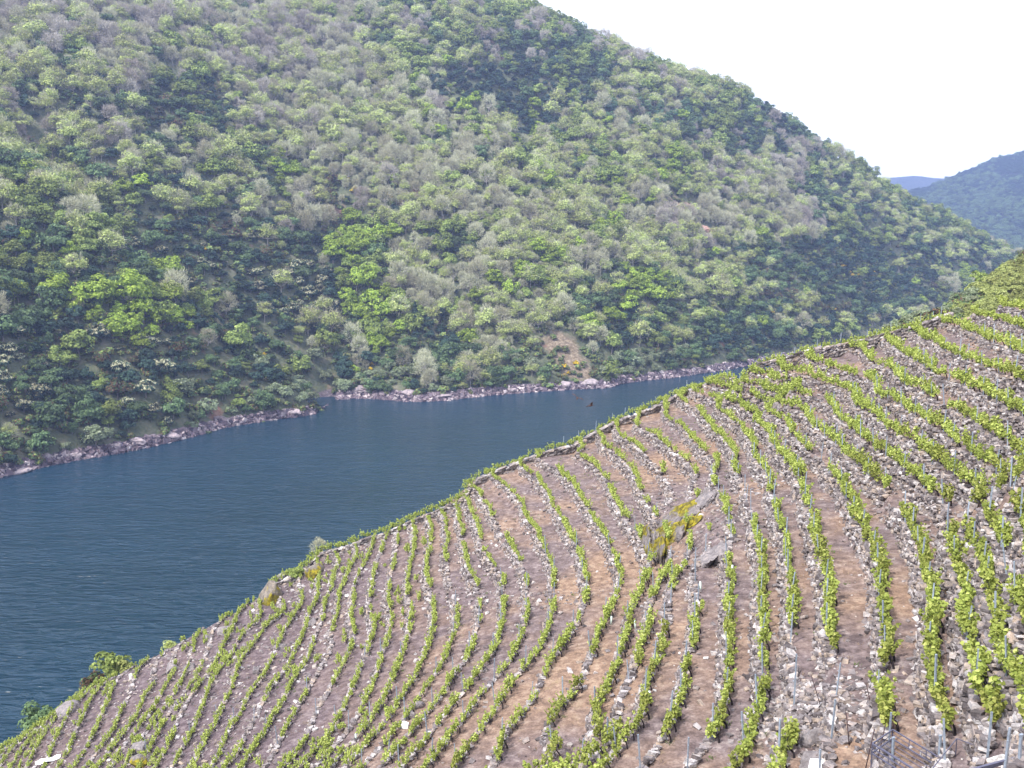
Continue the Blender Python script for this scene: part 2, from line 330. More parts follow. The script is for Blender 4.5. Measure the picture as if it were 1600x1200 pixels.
ys = np.unique(np.round(np.r_[np.arange(-40, 18, 2), np.arange(18, 122, .25), np.arange(122, 240, 3)], 3))
GX, GY = np.meshgrid(xs, ys)
GZ0 = base_f(GX, GY)
GZ0 = np.where(GY > 160, GZ0 - (GY - 160) * .3, GZ0)
GZ = terrace(GX, GY, GZ0) + .07 * fbm(GX * .9, GY * .9, 3) + .03 * vnoise(GX * 3, GY * 3, 5)
GZ += np.clip((GY - ext_crest_y(GX)) / 10, 0, 1) * 1.2 * fbm(GX / 6, GY / 6, 9)
GZ = np.maximum(GZ, -12)
def grid_q(nx, ny):
    i = np.arange(ny - 1)[:, None] * nx; j = np.arange(nx - 1)[None]; return np.stack([i + j, i + j + 1, i + nx + j + 1, i + nx + j], -1).reshape(-1, 4)
def gl(x, y):                                # ground height by bilinear lookup
    x = np.asarray(x, float); y = np.asarray(y, float); i = np.clip(np.searchsorted(xs, x) - 1, 0, len(xs) - 2); j = np.clip(np.searchsorted(ys, y) - 1, 0, len(ys) - 2)
    fx = np.clip((x - xs[i]) / (xs[i + 1] - xs[i]), 0, 1); fy = np.clip((y - ys[j]) / (ys[j + 1] - ys[j]), 0, 1)
    return (GZ[j, i] * (1 - fx) + GZ[j, i + 1] * fx) * (1 - fy) + (GZ[j + 1, i] * (1 - fx) + GZ[j + 1, i + 1] * fx) * fy
def gl0(x, y):
    x = np.asarray(x, float); y = np.asarray(y, float); i = np.clip(np.searchsorted(xs, x) - 1, 0, len(xs) - 2); j = np.clip(np.searchsorted(ys, y) - 1, 0, len(ys) - 2)
    fx = np.clip((x - xs[i]) / (xs[i + 1] - xs[i]), 0, 1); fy = np.clip((y - ys[j]) / (ys[j + 1] - ys[j]), 0, 1)
    return (GZ0[j, i] * (1 - fx) + GZ0[j, i + 1] * fx) * (1 - fy) + (GZ0[j + 1, i] * (1 - fx) + GZ0[j + 1, i + 1] * fx) * fy
m, nt, b = mat('terrace_soil', .95, .1)
n1 = noise(nt, .09, 4, .6); n2 = noise(nt, 1.6, 7, .7); n3 = noise(nt, 9, 5, .7)
dry = ramp(nt, n2, [(.3, (.075, .056, .056)), (.45, (.13, .10, .10)), (.56, (.185, .145, .145)), (.68, (.29, .245, .235))])
tan = ramp(nt, n2, [(.32, (.12, .085, .07)), (.5, (.245, .165, .12)), (.66, (.36, .27, .2))])
sx = nt.nodes.new('ShaderNodeSeparateXYZ'); nt.links.new(nt.nodes.new('ShaderNodeTexCoord').outputs['Object'], sx.inputs[0])
mx = nt.nodes.new('ShaderNodeMapRange'); nt.links.new(sx.outputs['X'], mx.inputs[0]); mx.inputs[1].default_value = -22; mx.inputs[2].default_value = 4; mx.inputs[3].default_value = .12; mx.inputs[4].default_value = 1
fm = nt.nodes.new('ShaderNodeMath'); fm.operation = 'MULTIPLY'; nt.links.new(mx.outputs[0], fm.inputs[0]); nt.links.new(ramp(nt, n1, [(.44, (0, 0, 0)), (.6, (1, 1, 1))]), fm.inputs[1])
dry = mix(nt, mx.outputs[0], ramp(nt, n2, [(.3, (.055, .042, .046)), (.5, (.115, .088, .098)), (.68, (.21, .175, .18))]), dry)
col = mix(nt, fm.outputs[0], dry, tan)
col = mix(nt, ramp(nt, noise(nt, .7, 5, .7), [(.6, (0, 0, 0)), (.72, (.55, .55, .55))]), col, (.24, .19, .11))
col = mix(nt, .6, col, ramp(nt, n3, [(.3, (.45, .43, .43)), (.5, (1, 1, 1)), (.7, (1.5, 1.45, 1.45))]), 'MULTIPLY')
sep = nt.nodes.new('ShaderNodeSeparateXYZ'); nt.links.new(nt.nodes.new('ShaderNodeTexCoord').outputs['Object'], sep.inputs[0])
nt.links.new(col, b.inputs['Base Color']); bump(nt, b, n2, .9, .15)
ground = obj('ground', quad_mesh('ground', np.stack([GX, GY, GZ], -1).reshape(-1, 3), grid_q(len(xs), len(ys)), m, smooth=True)); tag(ground, kind='structure')

# ------------------------------------------------------------------ river
m, nt, b = mat('river_water', .24, .5); b.inputs['IOR'].default_value = 1.33
tc = nt.nodes.new('ShaderNodeTexCoord'); mp = nt.nodes.new('ShaderNodeMapping'); mp.inputs['Rotation'].default_value = (0, 0, math.radians(12)); mp.inputs['Scale'].default_value = (.3, 1.0, 1)
nt.links.new(tc.outputs['Object'], mp.inputs['Vector'])
w1 = noise(nt, .42, 2, .55, mp.outputs[0], .8); w2 = noise(nt, .06, 2, .5, mp.outputs[0], .3)
dep = noise(nt, .006, 3)
nt.links.new(ramp(nt, dep, [(.3, (.003, .021, .036)), (.7, (.006, .031, .058))]), b.inputs['Base Color'])
mh = nt.nodes.new('ShaderNodeMath'); mh.operation = 'MULTIPLY_ADD'; nt.links.new(w2, mh.inputs[0]); mh.inputs[1].default_value = .8; nt.links.new(w1, mh.inputs[2])
bump(nt, b, mh.outputs[0], 1.0, 1.25)
M['water'] = m
river = obj('river', quad_mesh('river', [(-3000, -400, 0), (3200, -400, 0), (3200, 2600, 0), (-3000, 2600, 0)], np.array([[0, 1, 2, 3]]), m)); tag(river, kind='structure')

# ------------------------------------------------------------------ far hillside across the river
P, Z = [], []
SHORE = [(-330, 835), (-100, 768), (0, 745), (100, 722), (200, 705), (270, 690), (350, 668), (430, 655), (490, 648), (512, 632), (530, 624), (560, 622), (650, 628), (700, 625), (760, 618), (820, 613), (900, 608), (948, 606), (965, 600), (1000, 595), (1050, 590), (1130, 578)]
sh = [on_z(px, py, 0.) for px, py in SHORE] + [np.array(p, float) for p in ((235, 830, 0), (330, 930, 0), (450, 1060, 0), (620, 1230, 0), (760, 1350, 0))]
sh = np.array(sh)
SKY = [(-300, -80, 860), (0, -50, 930), (200, -22, 980), (380, 8, 1040), (600, -18, 1080), (800, 3, 1120), (900, 47, 1130), (1000, 92, 1140), (1100, 124, 1150), (1200, 162, 1170), (1300, 232, 1200), (1350, 266, 1220), (1400, 298, 1250), (1480, 338, 1300), (1560, 384, 1350), (1620, 412, 1390)]
sk = np.array([at_y(px, py + 11, y) for px, py, y in SKY])
for p in sh: P.append(p[:2]); Z.append(0); P.append(p[:2] + (8, -60)); Z.append(-45)
for p in sk:
    P.append(p[:2]); Z.append(p[2]); P.append(p[:2] + (40, 160)); Z.append(p[2] * .8 - 10); P.append(p[:2] + (60, 400)); Z.append(p[2] * .5 - 40)
for t in (.33, .66):
    for p in sk[::2]:
        q = np.array([np.interp(p[0] * .75 - 20 if p[0] > 0 else p[0] * .7, sh[:, 0], sh[:, 0]), 0]); q[1] = np.interp(q[0], sh[:, 0], sh[:, 1]); c = q * (1 - t) + p[:2] * t
        P.append(c); Z.append(p[2] * t * (1.06 if t < .5 else 1.05))
far_f0 = TPS(np.array(P), np.array(Z), lam=2e-3, sc=200.)
def shore_y(x): return np.interp(x, sh[:, 0], sh[:, 1])
def sky_y(x): return np.interp(x, sk[:, 0], sk[:, 1])
def far_hit0(px, py):
    d = ray(px, py); ts = np.arange(380, 1500, 6.); Pq = d[None] * ts[:, None]; h = far_f0(Pq[:, 0], Pq[:, 1]); k = np.nonzero(Pq[:, 2] + CAMZ < h)[0]
    i = k[0] if len(k) else len(ts) - 1; return Pq[i, :2]
GUL = [[(60, 200), (150, 290), (240, 380), (330, 450), (420, 545), (512, 628)], [(420, 130), (470, 230), (560, 330), (680, 440), (760, 560)], [(850, 165), (835, 210), (870, 265), (960, 330), (1080, 450), (1180, 560)], [(1190, 180), (1330, 330), (1420, 430)], [(0, 380), (60, 470), (130, 620)]]
GUL = [([far_hit0(*p) for p in L], w, dp) for L, w, dp in zip(GUL, (24, 22, 20, 20, 18), (17, 9, 11, 10, 9))]
def far_z(x, y):
    z = far_f0(x, y); t = np.clip((y - shore_y(x)) / 60, 0, 1)
    for L, w, dp in GUL:
        r = np.full(np.shape(x), 1e9)
        for A, B in zip(L[:-1], L[1:]): r = np.minimum(r, seg_d(x, y, A, B))
        z = z - 1.5 * dp * np.exp(-(r / w) ** 2) * t
    tt = np.clip(t * 1.3 - .15, 0, 1) * np.clip((sky_y(x) - y) / 80 + .25, .25, 1)
    z = z + tt * (12 * fbm(x / 95 + y / 260, y / 190, 21, 3) + 4 * fbm(x / 24, y / 30, 25, 3))
    z = z + np.clip(z / 3, 0, 1) * np.clip(1 - z / 9, 0, 1) * 1.6 * fbm(x / 5, y / 5, 31, 3)
    return z
fx_ = np.arange(-560, 960, 3.5); fy_ = np.arange(360, 1640, 3.5); FX, FY = np.meshgrid(fx_, fy_); FZ = far_z(FX, FY); FZ = np.maximum(FZ, -25)
def fl(x, y):
    u = np.clip((np.asarray(x, float) - fx_[0]) / 3.5, 0, len(fx_) - 1.001); v = np.clip((np.asarray(y, float) - fy_[0]) / 3.5, 0, len(fy_) - 1.001); i = u.astype(int); j = v.astype(int); fx = u - i; fy = v - j
    return (FZ[j, i] * (1 - fx) + FZ[j, i + 1] * fx) * (1 - fy) + (FZ[j + 1, i] * (1 - fx) + FZ[j + 1, i + 1] * fx) * fy
def far_hit(px, py):
    d = ray(px, py); ts = np.arange(380, 1600, 1.5); Pq = d[None] * ts[:, None]; h = fl(Pq[:, 0], Pq[:, 1]); k = np.nonzero(Pq[:, 2] + CAMZ < h)[0]
    i = k[0] if len(k) else len(ts) - 1; return np.array([Pq[i, 0], Pq[i, 1], h[i]])
m, nt, b = mat('hillside_undergrowth', .95, .1)
n1 = noise(nt, .11, 6, .7); n2 = noise(nt, .03, 4, .6)
gcol = ramp(nt, n1, [(.3, (.05, .06, .04)), (.5, (.10, .115, .07)), (.62, (.15, .145, .10)), (.75, (.20, .18, .14))])
for px_, py_, rad in ((878, 540, 15), (893, 568, 14), (905, 580, 12), (520, 334, 13), (1066, 330, 20), (1100, 366, 14)):
    vd = nt.nodes.new('ShaderNodeVectorMath'); vd.operation = 'DISTANCE'; nt.links.new(nt.nodes.new('ShaderNodeTexCoord').outputs['Object'], vd.inputs[0]); vd.inputs[1].default_value = far_hit(px_, py_)
    ma = nt.nodes.new('ShaderNodeMath'); ma.operation = 'MULTIPLY_ADD'; nt.links.new(noise(nt, .12, 5, .7), ma.inputs[0]); ma.inputs[1].default_value = rad * 1.2; nt.links.new(vd.outputs['Value'], ma.inputs[2])
    mr = nt.nodes.new('ShaderNodeMapRange'); nt.links.new(ma.outputs[0], mr.inputs[0]); mr.inputs[1].default_value = rad * 1.7; mr.inputs[2].default_value = rad * 1.3
    gcol = mix(nt, mr.outputs[0], gcol, ramp(nt, noise(nt, .5, 6, .75), [(.3, (.08, .065, .045)), (.5, (.18, .14, .10)), (.65, (.34, .28, .21))]))
rock_c = ramp(nt, noise(nt, .45, 7, .75), [(.3, (.04, .03, .045)), (.48, (.11, .09, .105)), (.6, (.18, .15, .165)), (.75, (.36, .31, .32))])
red_c = ramp(nt, n1, [(.35, (.14, .075, .06)), (.6, (.25, .16, .12))])
gcol = mix(nt, ramp(nt, n2, [(.62, (0, 0, 0)), (.68, (1, 1, 1))]), gcol, red_c)
sep = nt.nodes.new('ShaderNodeSeparateXYZ'); nt.links.new(nt.nodes.new('ShaderNodeTexCoord').outputs['Object'], sep.inputs[0])
ml = nt.nodes.new('ShaderNodeMath'); ml.operation = 'MULTIPLY_ADD'; nt.links.new(noise(nt, .12, 3), ml.inputs[0]); ml.inputs[1].default_value = -8; nt.links.new(sep.outputs['Z'], ml.inputs[2])
mm = nt.nodes.new('ShaderNodeMapRange'); nt.links.new(ml.outputs[0], mm.inputs[0]); mm.inputs[1].default_value = -.6; mm.inputs[2].default_value = .4
nt.links.new(mix(nt, mm.outputs[0], rock_c, gcol), b.inputs['Base Color']); bump(nt, b, n1, 1, 2.5)
hill = obj('hills', quad_mesh('hills', np.stack([FX, FY, FZ], -1).reshape(-1, 3), grid_q(len(fx_), len(fy_)), m, smooth=True)); tag(hill, kind='structure')

# ------------------------------------------------------------------ distant mountains
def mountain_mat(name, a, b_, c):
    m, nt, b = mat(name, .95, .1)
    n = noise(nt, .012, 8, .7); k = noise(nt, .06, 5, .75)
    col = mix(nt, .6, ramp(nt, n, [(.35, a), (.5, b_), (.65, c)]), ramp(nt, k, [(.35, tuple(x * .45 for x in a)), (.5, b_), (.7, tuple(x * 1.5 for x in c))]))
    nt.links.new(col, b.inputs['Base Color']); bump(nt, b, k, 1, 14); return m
MT = []
def mtn_z(x, y):
    X, Y, Zm = MT[-1]; return float(Zm[min(int((y - Y[0]) / (Y[1] - Y[0])), len(Y) - 1), min(int((x - X[0]) / (X[1] - X[0])), len(X) - 1)])
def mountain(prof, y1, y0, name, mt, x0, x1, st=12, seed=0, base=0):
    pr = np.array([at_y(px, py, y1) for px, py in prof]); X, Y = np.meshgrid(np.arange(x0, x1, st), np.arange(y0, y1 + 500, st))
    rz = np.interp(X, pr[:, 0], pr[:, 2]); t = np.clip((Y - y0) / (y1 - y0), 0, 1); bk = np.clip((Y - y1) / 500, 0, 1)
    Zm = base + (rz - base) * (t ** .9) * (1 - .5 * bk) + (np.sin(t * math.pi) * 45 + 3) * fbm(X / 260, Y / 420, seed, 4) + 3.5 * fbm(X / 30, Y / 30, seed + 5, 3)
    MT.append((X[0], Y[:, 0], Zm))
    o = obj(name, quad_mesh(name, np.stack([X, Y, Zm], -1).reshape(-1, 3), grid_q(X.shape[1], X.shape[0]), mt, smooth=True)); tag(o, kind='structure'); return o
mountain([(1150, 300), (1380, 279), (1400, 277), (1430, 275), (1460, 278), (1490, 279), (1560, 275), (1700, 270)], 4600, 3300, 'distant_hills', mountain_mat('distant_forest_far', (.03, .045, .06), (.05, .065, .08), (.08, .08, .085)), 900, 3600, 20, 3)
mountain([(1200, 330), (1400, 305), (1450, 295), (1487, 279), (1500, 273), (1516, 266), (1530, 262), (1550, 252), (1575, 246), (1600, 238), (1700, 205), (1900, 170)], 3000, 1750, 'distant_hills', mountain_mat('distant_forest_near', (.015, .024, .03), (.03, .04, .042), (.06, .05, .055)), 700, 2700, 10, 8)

# ------------------------------------------------------------------ level lines of the vineyard
cx = np.arange(-74, 72, 1.0); cy = np.arange(18, 130, 1.0); CXm, CYm = np.meshgrid(cx, cy); CZ = gl0(CXm, CYm)
def contours(level):
    Zg = CZ - level; segs = {}
    s = Zg > 0; mixd = (s[:-1, :-1] != s[1:, :-1]) | (s[:-1, :-1] != s[:-1, 1:]) | (s[:-1, :-1] != s[1:, 1:])
    pts = {}; adj = {}
    def ept(k):
        if k not in pts:
            (j, i, v) = k; a = Zg[j, i]
            if v: c = Zg[j + 1, i]; t = a / (a - c); pts[k] = (cx[i], cy[j] + t)
            else: c = Zg[j, i + 1]; t = a / (a - c); pts[k] = (cx[i] + t, cy[j])
        return k
    for j, i in zip(*np.nonzero(mixd)):
        e = []
        if s[j, i] != s[j, i + 1]: e.append(ept((j, i, 0)))
        if s[j, i + 1] != s[j + 1, i + 1]: e.append(ept((j, i + 1, 1)))
        if s[j + 1, i] != s[j + 1, i + 1]: e.append(ept((j + 1, i, 0)))
        if s[j, i] != s[j + 1, i]: e.append(ept((j, i, 1)))
        for a, c in zip(e[::2], e[1::2]): adj.setdefault(a, []).append(c); adj.setdefault(c, []).append(a)
    out = []; seen = set()
    for st in sorted(adj, key=lambda k: (len(adj[k]), k)):
        if st in seen: continue
        L = [st]; seen.add(st); cur = st
        while True:
            nx = [q for q in adj[cur] if q not in seen]
            if not nx: break
            cur = nx[0]; seen.add(cur); L.append(cur)
        if len(L) > 4: out.append(np.array([pts[k] for k in L]))
    return out
def resample(L, st):
    d = np.r_[0, np.cumsum(np.hypot(*np.diff(L, axis=0).T))]; n = max(int(d[-1] / st), 1); t = np.linspace(0, d[-1], n + 1)
    return np.stack([np.interp(t, d, L[:, 0]), np.interp(t, d, L[:, 1])], 1)
def vis_px(x, y, z, m=60):
    px, py, dp = proj(np.stack([x, y, z], -1)); return (px > -m) & (px < 1600 + m) & (py < 1200 + m * 1.6) & (py > 300) & (dp > 5)
ROWS = []                                      # (row number, points N x 2, tangent, downhill normal)
for k in range(-8, 52):
    for L in contours(87.5 - k + .0):
        L = resample(L, .5)
        for _ in range(2): L[1:-1] = (L[:-2] + 2 * L[1:-1] + L[2:]) / 4
        if L[0, 1] > L[-1, 1]: L = L[::-1]
        ins = (L[:, 1] < ext_crest_y(L[:, 0]) - .4) & (L[:, 1] > 19) & vis_px(L[:, 0], L[:, 1], np.full(len(L), 87.5 - k))
        # split in runs
        i = 0
        while i < len(L):
            if not ins[i]: i += 1; continue
            j = i
            while j < len(L) and ins[j]: j += 1
            if j - i > 8: ROWS.append((k, L[i:j]))
            i = j
print('rows', len(ROWS), 'length', sum(len(L) for _, L in ROWS) * .5)
def row_frame(L):
    T = np.gradient(L, axis=0); T /= np.hypot(T[:, 0], T[:, 1])[:, None] + 1e-9; N = np.stack([-T[:, 1], T[:, 0]], 1)
    a = L[len(L) // 2] + N[len(L) // 2] * .8; c = L[len(L) // 2] - N[len(L) // 2] * .8
    if gl0(*a) > gl0(*c): N = -N
    return T, N
ORD = lambda n: f"{n}{'th' if 10 <= n % 100 <= 20 else {1: 'st', 2: 'nd', 3: 'rd'}.get(n % 10, 'th')}"

# ------------------------------------------------------------------ dry-stone terrace walls: one per row
def wall_stones(L, ztop, h, dens=1.0):
    T, N = row_frame(L); P0 = resample(L, .02); n_s = int(len(L) * .5 / .27 * dens); V = []
    C, H, Y, TL = [], [], [], []
    tot = (len(L) - 1) * .5
    courses = 1 + int(h / .13)
    for c in range(-1, courses):
        n = int(tot / .215 * dens * (.8 if c < 0 else 1)) + 1; s = np.sort(rng.uniform(0, tot, n)) / .5; i = np.clip(s.astype(int), 0, len(L) - 2); f = (s - i)[:, None]
        p = L[i] * (1 - f) + L[i + 1] * f; t = T[i]; nn = N[i]
        gap = .5 + .5 * fbm(p[:, 0] * .5, p[:, 1] * .5, 40); keep = (rng.uniform(0, 1, n) < .55 + .6 * gap) & (path_d(p[:, 0], p[:, 1]) > .45) & (out_d(p[:, 0], p[:, 1]) > .9)
        off = (.02 + .33 * (c + 1) / courses if c >= 0 else .0) + rng.normal(0, .05, n)
        z = ztop - (c + .5) * .145 + rng.normal(0, .03, n) - (0.0 if c >= 0 else -.01)
        q = p + nn * off[:, None]
        big = rng.uniform(0, 1, n) ** 2.2
        big = big * (1.35 if ztop < 68 else 1); hx = .07 + .17 * big; hy = .10 + .08 * rng.uniform(0, 1, n); hz = .035 + .04 * rng.uniform(0, 1, n) + .035 * big
        C.append(np.column_stack([q, z])[keep]); H.append(np.column_stack([hx, hy, hz])[keep]); Y.append((np.arctan2(t[:, 1], t[:, 0]) + rng.normal(0, .25, n))[keep]); TL.append(rng.normal(0, .22, (n, 2))[keep])
    # tumbled stones at the foot
    n = int(tot * (.6 if ztop > 70 else 1.5)); s = rng.uniform(0, tot, n) / .5; i = np.clip(s.astype(int), 0, len(L) - 2); p = L[i] + (L[i + 1] - L[i]) * (s - i)[:, None] + N[i] * rng.uniform(.25, .75, n)[:, None]
    keep = (path_d(p[:, 0], p[:, 1]) > .3) & (out_d(p[:, 0], p[:, 1]) > .9)
    r = .04 + .1 * rng.uniform(0, 1, n) ** 2
    C.append(np.column_stack([p, gl(p[:, 0], p[:, 1]) + r * .3])[keep]); H.append(np.column_stack([r * 1.3, r, r * .7])[keep]); Y.append(rng.uniform(0, 6, n)[keep]); TL.append(rng.normal(0, .3, (n, 2))[keep])
    return boxes(np.concatenate(C), np.concatenate(H), np.concatenate(Y), np.concatenate(TL), .26)
mid_of = lambda k: 'right' if k < 4 else 'middle' if k < 22 else 'left'
for seq, k in enumerate(sorted({k for k, _ in ROWS})):
    parts = []
    for kk, L in ROWS:
        if kk == k: parts.append(wall_stones(L, 87.5 - k + .04, float(wall_h(L[len(L) // 2, 0])), 1.0))
    V, Q, _ = cat(parts)
    o = obj('terrace_wall', quad_mesh('terrace_wall', V, Q, M['stone']))
    tag(o, f"rough grey dry-stone wall under the {ORD(seq + 1)} vine row down from the upper right corner", 'stone wall', 'dry-stone walls carrying the vine rows')

# wall along the crest and its coping of flat slabs
cl = CRs[(CRs[:, 0] > -31) & (CRs[:, 0] < 47.5)]; cl = resample(cl[:, :2] - (0, 1.0), .5)
for _ in range(4): cl[1:-1] = (cl[:-2] + 2 * cl[1:-1] + cl[2:]) / 4
def crest_wall():
    z0 = gl0(cl[:, 0], cl[:, 1]); C, H, Y, TL = [], [], [], []; T, N = np.gradient(cl, axis=0), None; T /= np.hypot(*T.T)[:, None]
    tot = (len(cl) - 1) * .5; p0x = cl[:, 0]
    for c in range(8):
        n = int(tot / .27); s = np.sort(rng.uniform(0, tot, n)) / .5; i = np.clip(s.astype(int), 0, len(cl) - 2); f = s - i
        hgt = .4 + .16 * fbm(s / 6, s * 0 + 1, 4) + .35 * (p0x[i] > 26)
        p = cl[i] + (cl[i + 1] - cl[i]) * f[:, None] + rng.normal(0, .05, (n, 2)); z = z0[i] * (1 - f) + z0[i + 1] * f - .35 + (hgt + .35) * (c / 7.); big = rng.uniform(0, 1, n)
        C.append(np.column_stack([p, z])); H.append(np.column_stack([.13 + .13 * big, .2 + .06 * big, .05 + .03 * big + (.0 if c < 7 else -.015)]) * (1 if c < 7 else 1.35)); Y.append(np.arctan2(T[i, 1], T[i, 0]) + rng.normal(0, .15, n)); TL.append(rng.normal(0, .1, (n, 2)) + [0, -.35])
    return boxes(np.concatenate(C), np.concatenate(H), np.concatenate(Y), np.concatenate(TL), .2)
V, Q = crest_wall(); o = obj('crest_wall', quad_mesh('crest_wall', V, Q, M['stone'])); tag(o, 'long dry-stone wall with flat coping slabs following the vineyard crest above the river', 'stone wall')

# ------------------------------------------------------------------ vines
def vine_mesh(seed, nleaf=230, big=1.0):
    g = np.random.default_rng(seed); L = 1.15 * big
    # crooked trunk rising uphill of the row (+y local = uphill) and leaning over the wall
    t = np.linspace(0, 1, 7)[:, None]; a = np.array([g.uniform(-.1, .1), .22, -.12]); c = np.array([g.uniform(-.15, .15), .02, .52 * big])
    P = a * (1 - t) + c * t + np.sin(t * math.pi) * np.array([g.uniform(-.16, .16), g.uniform(.05, .2), .02]); parts = [tube(P, np.linspace(.05, .032, 7), 6)]
    for sgn in (-1, 1):
        e = c + np.array([sgn * g.uniform(.3, .5), g.uniform(-.08, .05), g.uniform(.0, .15)]); t2 = np.linspace(0, 1, 4)[:, None]; parts.append(tube(c * (1 - t2) + e * t2 + np.sin(t2 * math.pi) * (0, 0, .06), np.linspace(.028, .014, 4), 4))
    wood = cat(parts)[:2]
    n_sh = 11; C = []; N = []
    for i in range(n_sh):
        x0 = g.uniform(-.5, .5) * L; y0 = g.normal(0, .07); z0 = .46 * big + g.uniform(-.12, .06); hgt = g.uniform(.3, .62) * big; lean = g.normal(0, .17, 2)
        m_ = nleaf // n_sh; tt = g.uniform(0, 1, m_) ** .8; rad = .125 * (1.1 - .6 * tt)
        d = g.normal(size=(m_, 3)); d /= np.linalg.norm(d, axis=1)[:, None]
        base = np.stack([x0 + lean[0] * tt, y0 + lean[1] * tt, z0 + hgt * tt], 1); C.append(base + d * rad[:, None] * g.uniform(.5, 1.1, (m_, 1))); N.append(d + (0, 0, .55))
    C = np.concatenate(C); N = np.concatenate(N); lf = leaves(C, N + g.normal(0, .4, N.shape), g.uniform(.055, .125, len(C)), 1.0, g)
    return wood, lf
VN = [vine_mesh(100 + i, (170, 300, 240)[i % 3], 1.0 + .12 * ((i % 4) - 1.5)) for i in range(12)]
VM = [(quad_mesh('vine_trunk', w[0], w[1], M['vinewood'], smooth=True), quad_mesh('vine_foliage', l[0], l[1], M['vine'])) for w, l in VN]
vine_list = []
for k, L in ROWS:
    T, N = row_frame(L); tot = (len(L) - 1) * .5; s = rng.uniform(.1, .5); x_mid = L[len(L) // 2, 0]; idx = 0
    while s < tot:
        i = min(int(s / .5), len(L) - 2); f = s / .5 - i; p = L[i] * (1 - f) + L[i + 1] * f; sp = .95 if k < 8 else 1.05
        gapn = vnoise(p[0] * .22 + k * 3.7, p[1] * .22, 60) ; lim = -.8 if k < 5 else -.55 if k < 22 else -.5
        px, py, dp = proj(np.array([p[0], p[1], 87.5 - k]))
        bare = (1230 < px < 1330 and py > 1040) or (1370 < px < 1600 and py > 1150) or (1000 < px < 1125 and 745 < py < 885 and rng.uniform() < .75)
        if gapn > lim and path_d(*p) > .7 and rng.uniform() > .07 and not bare:
            idx += 1; up = -N[i]; yaw = math.atan2(up[1], up[0]) - math.pi / 2 + rng.normal(0, .15)
            q = p + up * .12; vine_list.append((float(dp), k, float(q[0]), float(q[1]), 87.5 - k - .01 if out_d(*p) > 1.1 else float(gl(*q)), yaw, float(rng.uniform(.8, 1.18)) * (1.08 if k < 6 else .93 if k < 15 else .82), int(rng.integers(12)), idx, float(px), float(py)))
        s += sp * rng.uniform(.85, 1.25)
for k, L in ROWS:                              # odd vines between the crowded lower-left rows
    if k < 20: continue
    T, N = row_frame(L)
    for i in range(1, len(L) - 1, 2):
        if rng.uniform() > .33 or vnoise(L[i, 0] * .15, L[i, 1] * .15, 63) < -.1: continue
        q = L[i] + N[i] * rng.uniform(.6, 1.1); px, py, dp = proj(np.array([q[0], q[1], float(gl(*q))]))
        if q[1] < ext_crest_y(q[0]) - .5 and path_d(*q) > .5: vine_list.append((float(dp) + 40, k, float(q[0]), float(q[1]), float(gl(*q)) - .03, math.atan2(N[i, 1], N[i, 0]) + 1.57 + rng.normal(0, .4), float(rng.uniform(.6, .9)), int(rng.integers(12)), 0, float(px), float(py)))
# vines along the outer side of the crest wall
s = 0; tot = (len(cl) - 1) * .5
while s < tot:
    i = int(s / .5); p = cl[i] + (0, .6 + rng.uniform(-.1, .1)); px, py, dp = proj(np.array([p[0], p[1], float(gl0(*p))]))
    if px < 1600: vine_list.append((float(dp), 999, p[0], p[1], float(gl0(*p)) + .25, rng.uniform(-.3, .3), float(rng.uniform(.8, 1.05)), int(rng.integers(12)), 0, float(px), float(py)))
    s += rng.uniform(.6, .95)
print('vines', len(vine_list))
# the largest in view are things of their own; where they are thinned out by distance the rest is one mass
inview = [v for v in vine_list if -10 < v[9] < 1610 and v[10] < 1215]
inview.sort(key=lambda v: v[0] / v[6]); near_v = inview[:300]; ids = {id(v) for v in near_v}; far_v = [v for v in vine_list if id(v) not in ids]
near_v.sort(key=lambda v: (v[1], v[0])); cnt = {}; ks = sorted({v[1] for v in near_v}); 
for v in near_v:
    dp, k, x, y, z, yaw, sc, t, idx, px, py = v; cnt[k] = cnt.get(k, 0) + 1
    r = bpy.data.objects.new('grapevine', None); COL.objects.link(r); r.location = (x, y, z); r.rotation_euler = (0, 0, yaw); r.scale = (sc,) * 3; r.empty_display_size = .2
    size = 'small' if sc < .9 else 'large' if sc > 1.12 else 'bushy'
    tag(r, f"{size} green vine, {ORD(cnt[k])} from the near end of the {ORD(ks.index(k) + 1)} row from right", 'grapevine', 'grapevines planted along the terraces')
    obj('trunk', VM[t][0], r); obj('foliage', VM[t][1], r)
def place(parts, rows, sel):
    out = []
    for v in rows:
        V, Q = parts[v[7]][sel]; c, s_ = math.cos(v[5]), math.sin(v[5]); W = np.asarray(V) * v[6]; out.append((np.stack([W[:, 0] * c - W[:, 1] * s_ + v[2], W[:, 0] * s_ + W[:, 1] * c + v[3], W[:, 2] + v[4]], -1), Q, sel))
    return out
V, Q, mi = cat(place(VN, far_v, 0) + place(VN, far_v, 1))
o = obj('distant_grapevines', quad_mesh('distant_grapevines', V, Q, [M['vinewood'], M['vine']], mi)); tag(o, 'hundreds of further lime-green vines in rows on the vineyard spur', 'grapevines', kind='stuff')

